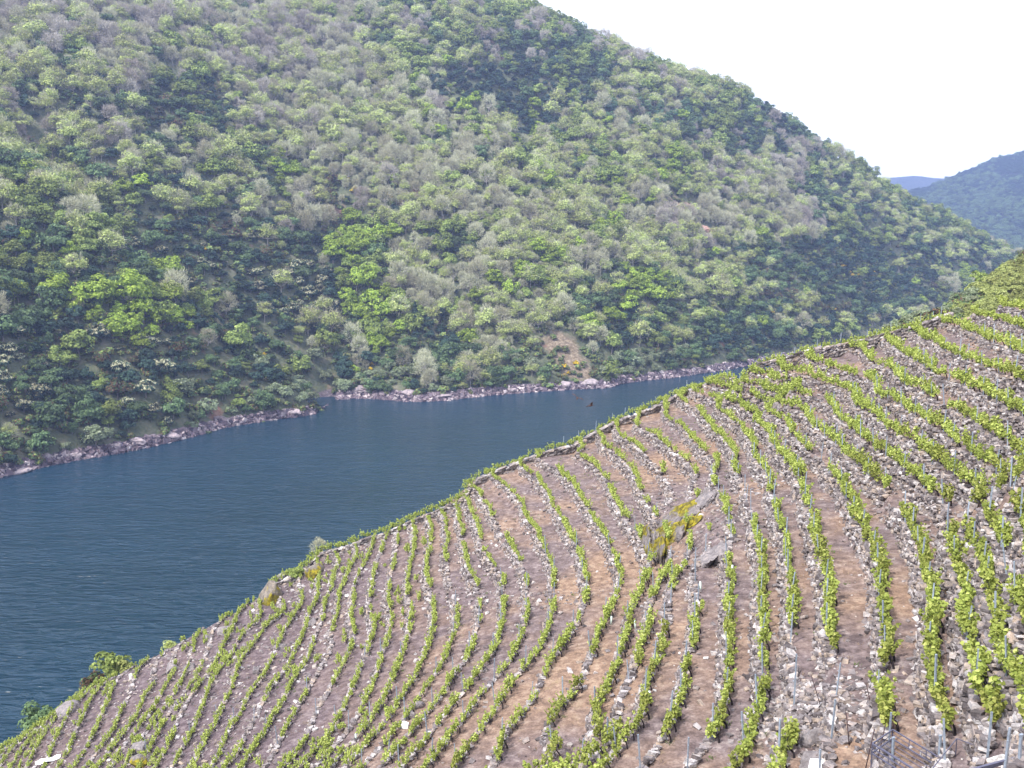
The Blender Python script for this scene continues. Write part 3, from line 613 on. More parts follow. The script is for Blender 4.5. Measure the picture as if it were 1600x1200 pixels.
# ------------------------------------------------------------------ posts
def post_mesh(seed):
    g = np.random.default_rng(seed); h = g.uniform(1.45, 1.75); V1, Q1 = beam((0, 0, -.25), (g.uniform(-.06, .06), g.uniform(-.05, .05), h), .06, .045); a = beam((-.05, .028, h - .35), (.05, .028, h - .33), .02); b_ = beam((-.05, .028, h * .5), (.05, .028, h * .5 + .01), .02)
    return quad_mesh('post', *cat([(V1, Q1), a, b_])[:2], M['steel'])
PM = [post_mesh(i) for i in range(6)]; posts = []
for k, L in ROWS:
    T, N = row_frame(L); tot = (len(L) - 1) * .5; s = rng.uniform(.5, 3)
    while s < tot:
        i = min(int(s / .5), len(L) - 2); p = L[i] - N[i] * .02; px, py, dp = proj(np.array([p[0], p[1], 87.5 - k + 1]))
        if -5 < px < 1605 and py < 1200 and path_d(*p) > .5 and out_d(*p) > .95: posts.append((float(dp), k, p[0], p[1], float(px), float(py)))
        s += (3.4 if k < 10 else 5.5 if k < 20 else 11) * rng.uniform(.75, 1.3)
s = 2
while s < (len(cl) - 1) * .5:
    p = cl[int(s / .5)] + (0, .8); px, py, dp = proj(np.array([p[0], p[1], float(gl0(*p))]))
    if px > 850: posts.append((float(dp) * .5, 999, p[0], p[1], float(px), float(py)))
    s += rng.uniform(1.2, 3.2)
posts.sort(); posts = posts[:300]; print('posts', len(posts)); posts.sort(key=lambda v: (v[1], v[3])); cnt = {}; ks = sorted({v[1] for v in posts})
for dp, k, x, y, px, py in posts:
    cnt[k] = cnt.get(k, 0) + 1; z = 87.5 - k if k != 999 else float(gl0(x, y)) + .1
    o = obj('vine_post', PM[int(rng.integers(6))], None, (x, y, z - .02), (rng.normal(0, .05), rng.normal(0, .05), rng.uniform(0, 3)), float(rng.uniform(.85, 1.1)))
    where = f"{ORD(cnt[k])} from the near end of the {ORD(ks.index(k) + 1)} row from right" if k != 999 else f"{ORD(cnt[k])} from the left along the crest wall"
    tag(o, f"grey steel post, {where}", 'vine post', 'steel posts standing in the vine rows')

# ------------------------------------------------------------------ plant sleeves, stakes, boulders, white things
def G(px, py): p = pix_near(px, py); p[2] = float(gl(p[0], p[1])); return p
def sleeve(px, py, lab):
    p = G(px, py); V, Q = tube([(0, 0, -.05), (.01, 0, .3), (.02, .01, .62)], [.065, .06, .06], 8)
    o = obj('plant_sleeve', quad_mesh('plant_sleeve', V, Q, M['sleeve'], smooth=True), None, p, (rng.normal(0, .08), rng.normal(0, .08), 0)); tag(o, lab, 'plant sleeve', 'white sleeves around young vines')
for px, py, lab in [(942, 703, 'white tube sleeve on the tread just below the crest wall'), (955, 972, 'white tube sleeve below the mossy outcrop, left one of two beside each other'), (993, 978, 'white tube sleeve below the mossy outcrop, right one of two beside each other'),
                    (1013, 1096, 'white tube sleeve standing on the wide dry tread near the bottom middle'), (565, 1138, 'taller white sleeve of the pair in the lower left rows'), (556, 1158, 'lower white sleeve of the pair in the lower left rows'),
                    (1143, 896, 'white sleeve against the post right of the mossy outcrop'), (1095, 920, 'white sleeve in the row directly below the mossy outcrop')]: sleeve(px, py, lab)
def stake(px0, py0, px1, py1, lab):
    b_ = G(px1, py1); d = ray(px0, py0); t = b_[1] / d[1]; top = d * t + (0, 0, CAMZ); dz = np.clip(top[2] - b_[2], .5, 1.8); top = b_ + (top - b_) * (dz / max(top[2] - b_[2], .01)) if top[2] > b_[2] else b_ + (0, 0, 1)
    V, Q = tube([(0, 0, -.1), (top - b_) * .5, top - b_], .018, 6); o = obj('rusty_stake', quad_mesh('rusty_stake', V, Q, M['rust'], smooth=True), None, b_); tag(o, lab, 'stake', 'rusty iron stakes near the bottom right')
for a in [(1267, 1054, 1287, 1092, 'thin dark stake leaning left over the rubble heap'), (1353, 1067, 1363, 1091, 'short dark stake leaning just above the lone round vine'), (1322, 1113, 1328, 1153, 'near-upright dark stake left of the lone round vine'),
          (1368, 1133, 1349, 1199, 'long dark stake leaning right at the cage frame left end'), (1386, 1121, 1367, 1186, 'dark stake crossing the left corner of the cage frame'), (1401, 1110, 1394, 1142, 'short dark stake rising behind the cage frame corner')]: stake(*a)
def boulder(px, py, w, h, lab, mt='boulder', seed=0, dep=None, sub=3, sink=.3, rough=.05, pos=None, cat_='boulder', yaw=None, name='boulder'):
    p = G(px, py) if pos is None else np.array(pos, float); dist = math.hypot(p[0], p[1]); sc = dist / F; sx = w * sc / 2; sz = h * sc / 2 * 1.1; sy = dep or sx * .9
    V, Fc = rock((sx, sy, sz), sub, 12, rough, seed); V[:, 2] += sz * (1 - sink * 2) * .5
    o = obj(name, quad_mesh(name, V, Fc, M[mt]), None, p, (0, 0, rng.uniform(-.5, .5) if yaw is None else yaw)); tag(o, lab, cat_); return o
# the mossy outcrop
def outcrop(px, py, w, d, h, seed, mt, lab, lift=0):
    p = G(px, py); ps = []; g = np.random.default_rng(seed)
    for i in range(8):
        a = g.uniform(.38, .75) if i else .85; V, Fc = rock((w * a, d * a, h * g.uniform(.8, 1.5)), 3 if i else 5, 12, .1, seed * 10 + i); an = g.uniform(0, 6.28); V = V + np.array([math.cos(an) * w, math.sin(an) * d, 0]) * (.62 if i else 0); ps.append((V, Fc))
    V, Fc, _ = cat(ps); V[:, 2] += .16 * fbm(V[:, 0] * 1.6 + V[:, 1] * .5, V[:, 1] * .9, seed, 5) + .1 * np.abs(fbm(V[:, 0] * 3, V[:, 1] * 1.2, seed + 9, 4)); V[:, 0] += .12 * fbm(V[:, 1] * 2, V[:, 2] * 2, seed + 3); g0 = gl0(p[0] + V[:, 0], p[1] + V[:, 1]) - p[2]
    V[:, 2] = g0 + np.where(V[:, 2] < 0, V[:, 2] * 2.5 - .15, V[:, 2] * 1.25) + lift; o = obj('rock_outcrop', quad_mesh('rock_outcrop', V, Fc, M[mt], smooth=False), None, p); tag(o, lab, 'rock outcrop', 'rock outcrop amid the terraces')
outcrop(1064, 820, 1.5, 3.5, .4, 11, 'mossrock', 'large outcrop with bright yellow-green moss amid the terraces')
outcrop(1112, 870, 1.1, 1.8, .3, 12, 'boulder', 'grey bare rock slab just below the yellow mossy outcrop')
outcrop(1022, 852, .7, 4.0, .7, 15, 'mossrock', 'narrow pale rock rib along the left edge of the mossy outcrop')
outcrop(1105, 778, 1.0, 1.7, .3, 16, 'boulder', 'rough pale ledge at the top of the mossy outcrop')
for a in [(426, 935, 46, 50, 'mossy yellow-brown boulder on the crest above the river', 'heavymoss', 21), (447, 905, 34, 22, 'angular grey rock on the crest above the mossy boulder', 'boulder', 22), (490, 895, 40, 32, 'dark brown rock block on the crest left of the coping wall', 'heavymoss', 23),
          (434, 900, 18, 10, 'small pale slab topping the crest left of the brown block', 'white_rock', 24), (326, 998, 17, 17, 'pale square block below the crest in the lower left', 'boulder', 25), (352, 985, 30, 12, 'flat pale slab right of the pale square block', 'boulder', 26),
          (270, 1046, 32, 17, 'wide grey slab on the lower left slope under the crest', 'boulder', 27), (296, 1046, 20, 16, 'grey block touching the wide slab in the lower left', 'boulder', 28), (206, 1056, 14, 11, 'white stone on the crest near the riverside bush', 'white_rock', 29),
          (220, 1172, 30, 26, 'large dark-edged boulder at the bottom left edge', 'boulder', 30), (222, 1192, 34, 26, 'ochre mossy boulder at the very bottom left', 'mossrock', 31), (110, 1110, 40, 22, 'dark craggy rocks at the lower left crest corner', 'boulder', 32),
          (1475, 850, 16, 14, 'bright white stone beside a vine at right', 'white_rock', 33), (440, 1010, 24, 12, 'broad pale slab in the stony lower left rows', 'boulder', 34), (487, 975, 18, 16, 'pale leaning slab in the middle left rows', 'boulder', 35),
          (632, 1134, 18, 14, 'rounded pale stone among the bottom middle rows', 'white_rock', 36), (644, 1118, 18, 20, 'pale squared block above the rounded stone at bottom middle', 'boulder', 37), (657, 1102, 22, 16, 'flat grey block of the bottom middle stone run', 'boulder', 38),
          (690, 1082, 20, 14, 'pale triangular stone in the bottom middle rows', 'boulder', 39), (400, 1048, 16, 18, 'upright pale stone in the lower left vine rows', 'boulder', 40), (1280, 1172, 64, 26, 'tilted layered rock slab behind the white sheet', 'boulder', 41),
          (1273, 1140, 42, 34, 'broken hollow boulder above the layered slab', 'boulder', 42), (1240, 1080, 26, 26, 'pale angular rock in the rubble heap at bottom right', 'boulder', 43), (1290, 1092, 24, 18, 'white-topped rock in the middle of the rubble heap', 'boulder', 44),
          (1215, 1160, 26, 22, 'grey rock at the left foot of the rubble heap', 'boulder', 45), (1262, 1100, 20, 20, 'bluish grey rock left of the white-topped rock', 'boulder', 46), (1560, 1182, 28, 26, 'cream squared stone under the dark rail at bottom right', 'white_rock', 47),
          (1583, 1176, 22, 26, 'orange-tinted stone right of the cream squared stone', 'stone', 48), (1456, 1150, 18, 20, 'pale stacked stone beneath the lone vine by the cage frame', 'boulder', 49), (1388, 1010, 16, 20, 'orange-brown stone at the foot of a vine post', 'cliff', 50),
          (1320, 1150, 26, 14, 'white flat rock right of the broken boulder', 'boulder', 51), (1352, 1092, 30, 8, 'long pale rock fragment behind the lone round vine', 'white_rock', 52), (905, 845, 10, 8, 'small pale stone on the mid path corner', 'boulder', 53)]:
    boulder(*a[:6], seed=a[6])
# white sheet and crumpled cloth
p = G(1287, 1192); d = p[1] / F
V = []; n = 9
for k_ in (0, 1):
    for j in range(n):
        for i in range(n): u, v = i / (n - 1) - .5, j / (n - 1) - .5; V.append((u * 1.15, v * 1.6, .34 + .05 * math.sin(u * 5 + v * 3) + .02 * k_ - .12 * v))
Q = []
for k_ in (0, 1):
    for j in range(n - 1):
        for i in range(n - 1): a = k_ * n * n + j * n + i; q = [a, a + 1, a + n + 1, a + n]; Q.append(q if k_ else q[::-1])
rim = [j for j in range(n)] + [j * n + n - 1 for j in range(1, n)] + [(n - 1) * n + i for i in range(n - 2, -1, -1)] + [j * n for j in range(n - 2, 0, -1)]
for a, c in zip(rim, rim[1:] + rim[:1]): Q.append([a, c, c + n * n, a + n * n])
o = obj('white_sheet', quad_mesh('white_sheet', np.array(V), np.array(Q), M['white']), None, p + (-.1, -.55, .05), (0, 0, math.radians(-22))); tag(o, 'bright white rigid sheet lying on the layered rock at the bottom edge', 'sheet')
p = G(76, 1190); g = np.random.default_rng(5); n = 12; V = []; 
for j in range(n):
    for i in range(n): u, v = i / 11 - .5, j / 11 - .5; V.append((u * 2.4, v * 1.0 * (1 - abs(u)), .25 + .16 * math.sin(u * 9 + 3 * v) * math.cos(v * 8) + g.uniform(-.04, .04)))
V = np.array(V); V = np.concatenate([V, V - (0, 0, .03)]); Q = []
for k_ in (0, 1):
    for j in range(n - 1):
        for i in range(n - 1): a = k_ * n * n + j * n + i; q = [a, a + 1, a + n + 1, a + n]; Q.append(q[::-1] if k_ else q)
o = obj('white_cloth', quad_mesh('white_cloth', V, np.array(Q), M['white'], smooth=True), None, p, (0, math.radians(-12), math.radians(10))); tag(o, 'crumpled white cloth caught among the vines at the bottom left corner', 'cloth')
# welded cage frame and rail beside it
A = at_y(1363, 1162, 30.0); B = at_y(1395, 1140, 30.8)
g0_ = G(1430, 1180); zr = g0_[2] + .75
R4 = [on_z(px, py, zr) for px, py in ((1363, 1162), (1395, 1140), (1505, 1206), (1473, 1230))]
root = bpy.data.objects.new('cage_frame', None); COL.objects.link(root); root.location = (R4[0] + R4[2]) / 2 * (1, 1, 0) + (0, 0, g0_[2]); o0 = np.array(root.location)
tag(root, 'open cargo cage of welded grey rods and angle bars at the bottom right', 'cage frame')
R4 = [p - o0 for p in R4]; dn = np.array([0, 0, -.32])
def ringp(ps, w): return [beam(ps[i], ps[(i + 1) % 4], w) for i in range(4)]
obj('rim', quad_mesh('rim', *cat(ringp(R4, .035))[:2], M['dark_steel']), root)
obj('base_frame', quad_mesh('base_frame', *cat(ringp([p + dn for p in R4], .035))[:2], M['dark_steel']), root)
for i in range(4): obj('leg', quad_mesh('leg', *beam(R4[i], R4[i] * (1, 1, 0) + (0, 0, -.12), .03), M['dark_steel']), root)
for f in (.2, .4, .6, .8):
    a = R4[0] * (1 - f) + R4[1] * f + dn; b_ = R4[3] * (1 - f) + R4[2] * f + dn; obj('floor_rod', quad_mesh('floor_rod', *tube([a, (a + b_) / 2, b_], .012, 6), M['dark_steel']), root)
for f in (.25, .5, .75):
    for s0, s1 in ((0, 3), (1, 2)):
        a = R4[s0] * (1 - f) + R4[s1] * f; obj('upright_rod', quad_mesh('upright_rod', *tube([a, a + dn / 2, a + dn], .012, 6), M['dark_steel']), root)
for s0, s1 in ((0, 3), (1, 2), (0, 1)):
    a, b_ = R4[s0] + dn / 2, R4[s1] + dn / 2; obj('side_rod', quad_mesh('side_rod', *tube([a, (a + b_) / 2, b_], .012, 6), M['dark_steel']), root)
g1_ = G(1505, 1185)
E4 = [on_z(px, py, g1_[2] + .55) for px, py in ((1456, 1202), (1495, 1154), (1548, 1174), (1512, 1226))]
root = bpy.data.objects.new('bar_frame', None); COL.objects.link(root); o0 = (E4[0] + E4[2]) / 2 * (1, 1, 0) + (0, 0, g1_[2]); root.location = o0
tag(root, 'small rectangular frame of thin grey bars right of the cargo cage', 'bar frame')
E4 = [p - o0 for p in E4]
obj('rim', quad_mesh('rim', *cat(ringp(E4, .022))[:2], M['dark_steel']), root)
for p in E4: obj('leg', quad_mesh('leg', *beam(p, p * (1, 1, 0) + (0, 0, -.15), .022), M['dark_steel']), root)
gh = G(1585, 1192)[2]; a, b_ = on_z(1505, 1208, gh + .45), on_z(1630, 1174, gh + .6); o0 = (a + b_) / 2
root = bpy.data.objects.new('rail_beam', None); COL.objects.link(root); root.location = o0; tag(root, 'dark steel rail beam sloping up out of the bottom right corner', 'rail')
obj('beam', quad_mesh('beam', *beam(a - o0, b_ - o0, .07, .11), M['dark_steel']), root); c = b_ * .35 + a * .65 - o0
obj('post', quad_mesh('post', *beam(c - (0, 0, .05), c - (0, 0, 1.1), .06), M['dark_steel']), root); obj('post', quad_mesh('post', *beam(b_ - o0 + (0, 0, -.05), b_ - o0 - (0, 0, 1.1), .06), M['dark_steel']), root)
for px, py, lab in ((1394, 1196, 'broad pale grey post standing inside the cargo cage'), (1468, 1180, 'broad grey post between cargo cage and bar frame'), (1592, 1198, 'pale steel post in front of the rail at the bottom right corner')):
    p = G(px, py); o = obj('frame_post', quad_mesh('frame_post', *cat([beam((0, 0, -.2), (0, 0, 1.1), .075, .05), beam((-.05, 0, 1.08), (.05, 0, 1.08), .06, .05)])[:2], M['steel']), None, p, (.03, -.04, .3)); tag(o, lab, 'post')

# ------------------------------------------------------------------ loose stones, dry grass, weeds (nobody could count them)
def scatter(n, fn=None):
    x = rng.uniform(-72, 68, n); y = 20 + 100 * rng.uniform(0, 1, n) ** 1.0; z = gl(x, y); ok = (y < ext_crest_y(x)) & vis_px(x, y, z, 30)
    if fn is not None: ok &= rng.uniform(0, 1, n) < fn(x, y)
    return x[ok], y[ok], z[ok]
def rubble(x, y): return np.clip(.05 + np.clip(fbm(x * .12, y * .12, 77), 0, 1) * .45 + (path_d(x, y) < 1.2) * .9 + np.where(x < -18, .25, 0) + (out_d(x, y) < 1.4) * .8, 0, 1)
x, y, z = scatter(90000, rubble); n = len(x); r = .03 + .12 * rng.uniform(0, 1, n) ** 4 + np.where(x < -14, .03, 0)
V, Q = boxes(np.column_stack([x, y, z + r * .25]), np.column_stack([r * rng.uniform(.9, 1.7, n), r, r * rng.uniform(.35, .8, n)]), rng.uniform(0, 6.3, n), rng.normal(0, .3, (n, 2)), .28)
o = obj('loose_stones', quad_mesh('loose_stones', V, Q, M['stone'])); tag(o, 'loose grey and pinkish stones strewn over the terraces', 'loose stones', kind='stuff'); print('stones', n)
# rubble heap at bottom right
hx, hy, hz = G(1262, 1110); n = 1300; x = hx + rng.normal(0, .9, n); y = hy + rng.normal(0, 1.8, n); r = .04 + .11 * rng.uniform(0, 1, n) ** 3; d = np.hypot((x - hx) / 1.4, (y - hy) / 2.6)
V, Q = boxes(np.column_stack([x, y, gl(x, y) + np.clip(1 - d, 0, 1) * .45 * rng.uniform(.2, 1, n)]), np.column_stack([r * 1.4, r, r * .6]), rng.uniform(0, 6.3, n), rng.normal(0, .4, (n, 2)), .3)
o = obj('rubble_heap', quad_mesh('rubble_heap', V, Q, M['stone'])); tag(o, 'heap of tumbled pale wall stones at the bottom right', 'rubble', kind='stuff')
def tufts(n, fn, blades, hgt, wid, spread, mt, name, lab, c):
    x, y, z = scatter(n, fn); m_ = len(x); C = np.repeat(np.column_stack([x, y, z]), blades, 0) + rng.normal(0, spread, (m_ * blades, 3)) * (1, 1, 0); h = hgt * rng.uniform(.4, 1, (len(C), 1)); d = rng.normal(0, .55, (len(C), 3)); d[:, 2] = 1; d /= np.linalg.norm(d, axis=1)[:, None]
    s_ = np.cross(d, rng.normal(size=d.shape)); s_ /= np.linalg.norm(s_, axis=1)[:, None]; w = wid
    V = np.stack([C - s_ * w, C + s_ * w, C + s_ * w * .4 + d * h, C - s_ * w * .4 + d * h], 1).reshape(-1, 3); o = obj(name, quad_mesh(name, V, np.arange(len(V)).reshape(-1, 4), M[mt])); tag(o, lab, c, kind='stuff')
tufts(26000, lambda x, y: np.clip(.25 + .9 * fbm(x * .3, y * .3, 90), 0, 1), 9, .16, .011, .09, 'straw', 'dry_grass', 'short straw-coloured dry grass on the terrace treads', 'dry grass')
tufts(2600, lambda x, y: np.clip(.2 + .9 * fbm(x * .2, y * .2, 95), 0, 1), 14, .16, .02, .09, 'weed', 'weeds', 'small green weeds between stones and vines', 'weeds')

# ------------------------------------------------------------------ two birds
def bird(px, py, dist, yaw, bank, lab, s=1.0):
    p = at_y(px, py, dist); t = np.linspace(0, 1, 9); P = np.column_stack([-.24 + .5 * t, 0 * t, .02 * np.sin(t * 3)]); R = np.array([.012, .035, .06, .075, .075, .06, .04, .042, .012]); V1, Q1 = tube(P, R, 8)
    parts = [(V1, Q1)]
    for sg in (-1, 1):                         # wings: arm + hand, thickened plates
        ri = np.array([(.12, .04, .03), (-.04, .04, .03), (-.08, .26, .13), (.10, .26, .14), (-.06, .52, .12), (.03, .55, .12)]) * (1, sg, 1); a = np.concatenate([ri, ri - (0, 0, .012)])
        q = [[0, 1, 2, 3], [3, 2, 4, 5], [6, 9, 8, 7], [9, 11, 10, 8], [0, 3, 9, 6], [3, 5, 11, 9], [1, 7, 8, 2], [2, 8, 10, 4], [4, 10, 11, 5]]; parts.append((a, np.array(q)))
    tl = np.array([(-.2, -.02, 0), (-.2, .02, 0), (-.42, .07, -.01), (-.42, -.07, -.01)]); parts.append((np.concatenate([tl, tl - (0, 0, .01)]), np.array([[0, 1, 2, 3], [7, 6, 5, 4], [0, 3, 7, 4], [1, 5, 6, 2], [3, 2, 6, 7]])))
    parts.append(tube([(.25, 0, 0), (.29, 0, -.006)], [.012, .003], 4))
    V, Q, _ = cat(parts); o = obj('bird', quad_mesh('bird', V, Q, M['feather'], smooth=True), None, p, (bank, -.1, yaw), s); tag(o, lab, 'bird', 'birds flying over the river')
bird(902, 622, 88, math.radians(80), .5, 'small brown bird over the river, the upper left one of two', 1.15)
bird(923, 634, 84, math.radians(25), -.5, 'small dark brown bird over the river, the lower right one of two', 1.15)

# ------------------------------------------------------------------ tree kinds of the wooded slopes
def crown_clumps(g, r, hc, ncl, nl, ls, flat=.8, cr=(.32, .45), low=-.25, cone=0):
    C, N, U = [], [], []
    for i in range(ncl):
        d = g.normal(size=3); d /= np.linalg.norm(d); d[2] = max(d[2], low) if g.uniform() < .85 else d[2]
        R = r * g.uniform(.5, .82) * (1 if i else 0); c = d * (R, R, R * flat)
        if cone: tz = g.uniform(-.8, 1.1); c = np.array([d[0] * r * .55 * (1.15 - tz) * .5, d[1] * r * .55 * (1.15 - tz) * .5, tz * r * cone])
        q = r * g.uniform(*cr) * ((1.25 - (c[2] / (r * cone) + .8) / 2.2) if cone else 1); e = g.normal(size=(nl, 3)); e /= np.linalg.norm(e, axis=1)[:, None]; e[:, 2] = np.where(e[:, 2] < -.35, -e[:, 2], e[:, 2])
        C.append(c + e * q * (1, 1, .78) * g.uniform(.75, 1.12, (nl, 1))); N.append(e + d * .35 + (0, 0, .3)); U.append(np.full(nl, i))
    C = np.concatenate(C) + (0, 0, hc); N = np.concatenate(N); return C, N
def limbs(g, r, hc, n, tr, mat_twigs=0, tw=(1.1, .09), fan=1.0):
    h0 = hc - r * .75; top = np.array([g.normal(0, .3), g.normal(0, .3), hc * .62]); parts = [tube([(0, 0, -1.6), (0, 0, h0 * .4), top * (.6, .6, .75), top], [tr, tr * .8, tr * .62, tr * .5], 6)]; tips = []
    for i in range(n):
        a = i / n * 6.28 + g.uniform(-.4, .4); el = g.uniform(.35, 1.25); d = np.array([math.cos(a) * math.cos(el), math.sin(a) * math.cos(el), math.sin(el)]); ln = r * g.uniform(.7, 1.0)
        s = top * (1, 1, g.uniform(.72, 1.0)); e = s + d * ln; m_ = (s + e) / 2 + (0, 0, -.08 * r); parts.append(tube([s, m_, e], [tr * .42, tr * .28, tr * .1], 4)); tips.append((m_, e, d))
        for k in range(3):
            f = g.uniform(.4, .95); s2 = s * (1 - f) + e * f; d2 = d + g.normal(0, .5, 3) + (0, 0, .25); d2 /= np.linalg.norm(d2); e2 = s2 + d2 * ln * .5; parts.append(tube([s2, (s2 + e2) / 2 + (0, 0, .1), e2], [tr * .2, tr * .13, tr * .05], 3 if 0 else 4)); tips.append((s2, e2, d2))
    return parts, tips
def twigs(g, r, hc, n, ln, w, flat=.85, low=-.3, fill=.55):
    d = g.normal(size=(n, 3)); d /= np.linalg.norm(d, axis=1)[:, None]; d[:, 2] = np.where(d[:, 2] < low, -d[:, 2], d[:, 2]); lob = 1 + .22 * np.sin(d[:, 0] * 5 + g.uniform(0, 6)) * np.cos(d[:, 1] * 4 + g.uniform(0, 6)) + .1 * np.sin(d[:, 2] * 9)
    R = (r * g.uniform(fill, 1.0, n) ** .7 * lob)[:, None]; C = d * R * (1, 1, flat) + (0, 0, hc); dr = d + g.normal(0, .45, d.shape) + (0, 0, .35); nrm = np.cross(dr, g.normal(size=d.shape)); l_ = ln * g.uniform(.5, 1.2, n)
    dr /= np.linalg.norm(dr, axis=1)[:, None]; nrm /= np.linalg.norm(nrm, axis=1)[:, None]; s_ = np.cross(dr, nrm); wv = (w * g.uniform(.6, 1.4, n))[:, None]; h = dr * l_[:, None] / 2
    V = np.stack([C - h - s_ * wv * .5, C - h + s_ * wv * .5, C + h + s_ * wv * .2, C + h - s_ * wv * .2], 1).reshape(-1, 3); return V, np.arange(4 * n).reshape(-1, 4)
def make_tree(kind, seed):
    g = np.random.default_rng(seed); w = None; barkm = 'bark'; mi = None
    if kind in ('lime', 'leafy', 'mid', 'silver', 'brown', 'dark', 'cream', 'willow'):
        r = {'lime': 5.4, 'leafy': 5.4, 'mid': 4.8, 'silver': 3.2, 'brown': 3.6, 'dark': 3.9, 'cream': 3.8, 'willow': 4.2}[kind] * g.uniform(.92, 1.1); flat = {'silver': 1.5, 'lime': .95, 'leafy': .85, 'willow': .85}.get(kind, .78)
        hc = r * {'silver': 1.7, 'lime': 1.35, 'leafy': 1.25, 'lime': 1.1, 'dark': .85, 'cream': .8, 'brown': .85, 'willow': .72, 'leafy': 1.0}.get(kind, .92)
        dense = kind in ('dark', 'cream', 'willow'); C, N = crown_clumps(g, r, hc, 22 if not dense else 24, 52, .6, flat, (.26, .4) if not dense else (.24, .36)); parts, _ = limbs(g, r * .85, hc, 5, .055 * r)
        S = g.uniform(.4, .85, len(C)) * (r / 5.2) ** .5 * (.95 if kind != 'willow' else .8); V, Q = leaves(C, N + g.normal(0, .45, N.shape), S, .8, g); mats = [M[kind]]
        if kind == 'cream': top = (N[:, 2] / np.linalg.norm(N, axis=1) > .35) & (g.uniform(0, 1, len(N)) < .55); mi = top.astype(int); mats = [M['dark'], M['cream']]
        if kind == 'brown': mi = (g.uniform(0, 1, len(N)) < .35).astype(int); mats = [M['brown'], M['mid']]
        crown = quad_mesh('crown', V, Q, mats, mi)
    elif kind == 'bud':
        r = 5.2 * g.uniform(.9, 1.12); hc = r * 1.25; parts, _ = limbs(g, r, hc, 7, .05 * r); barkm = 'palebark'
        C, N = crown_clumps(g, r, hc, 26, 40, .4, .9, (.26, .42)); a = leaves(C, N + g.normal(0, .6, N.shape), g.uniform(.28, .62, len(C)), .8, g); b = twigs(g, r * .98, hc, 520, 1.5, .1, .9, -.6); V, Q, mi = cat([(*a, 0), (*b, 1)]); crown = quad_mesh('crown', V, Q, [M['bud'], M['twig']], mi)
    elif kind in ('bare', 'mauve'):
        r = 4.9 * g.uniform(.9, 1.12); hc = r * 1.3; parts, _ = limbs(g, r, hc, 9, .05 * r); barkm = 'palebark' if kind == 'bare' else 'bark'
        V, Q = twigs(g, r, hc, 1400, 1.5, .1, .95, -.6); crown = quad_mesh('crown', V, Q, M['twig' if kind == 'bare' else 'mauve'])
    elif kind == 'pine':
        r = 3.2; hc = 6; C, N = crown_clumps(g, r, hc, 26, 40, .5, 1, (.3, .42), -.2, 1.55); V, Q = leaves(C, N, g.uniform(.4, .7, len(C)), .7, g); crown = quad_mesh('crown', V, Q, M['dark']); parts = [tube([(0, 0, -1.5), (0, 0, 4), (0, 0, 9)], [.28, .2, .08], 6)]
    elif kind == 'gorse':
        r = 1.5; C, N = crown_clumps(g, r, 1.0, 10, 30, .3, .8); V, Q = leaves(C, N, g.uniform(.25, .5, len(C)), .8, g); crown = quad_mesh('crown', V, Q, [M['gorse'], M['mid']], (g.uniform(0, 1, len(C)) < .25).astype(int)); parts = [tube([(0, 0, -.8), (0, 0, .4), (.1, 0, 1)], [.12, .08, .04], 6)]
    elif kind == 'shrub':
        r = 1.9; C, N = crown_clumps(g, r, 1.1, 14, 40, .3, .7); V, Q = leaves(C, N, g.uniform(.28, .6, len(C)), .8, g); crown = quad_mesh('crown', V, Q, [M['mid'], M['brown'], M['leafy']], g.choice([0, 0, 2, 1], len(C))); parts = [tube([(0, 0, -.8), (0, 0, .4), (.1, 0, 1)], [.12, .08, .04], 6)]
    elif kind == 'broom':
        r = 1.7; C, N = crown_clumps(g, r, 1.1, 14, 60, .3, .85); V, Q = leaves(C, N + (0, 0, .2), g.uniform(.16, .34, len(C)), .6, g); crown = quad_mesh('crown', V, Q, M['broom']); parts = [tube([(0, 0, -.8), (0, 0, .4), (.1, 0, 1)], [.1, .07, .04], 6)]
    V, Q, _ = cat(parts); return quad_mesh('trunk', V, Q, M[barkm], smooth=True), crown
KINDS = ['lime', 'leafy', 'mid', 'silver', 'brown', 'dark', 'cream', 'willow', 'bud', 'bare', 'mauve', 'pine', 'gorse', 'shrub', 'broom']
NV = {k: (3 if k in ('silver', 'pine', 'gorse', 'shrub', 'broom', 'brown') else 6) for k in KINDS}
TREES = {k: [make_tree(k, 1000 + 50 * i + j) for j in range(NV[k])] for i, k in enumerate(KINDS)}

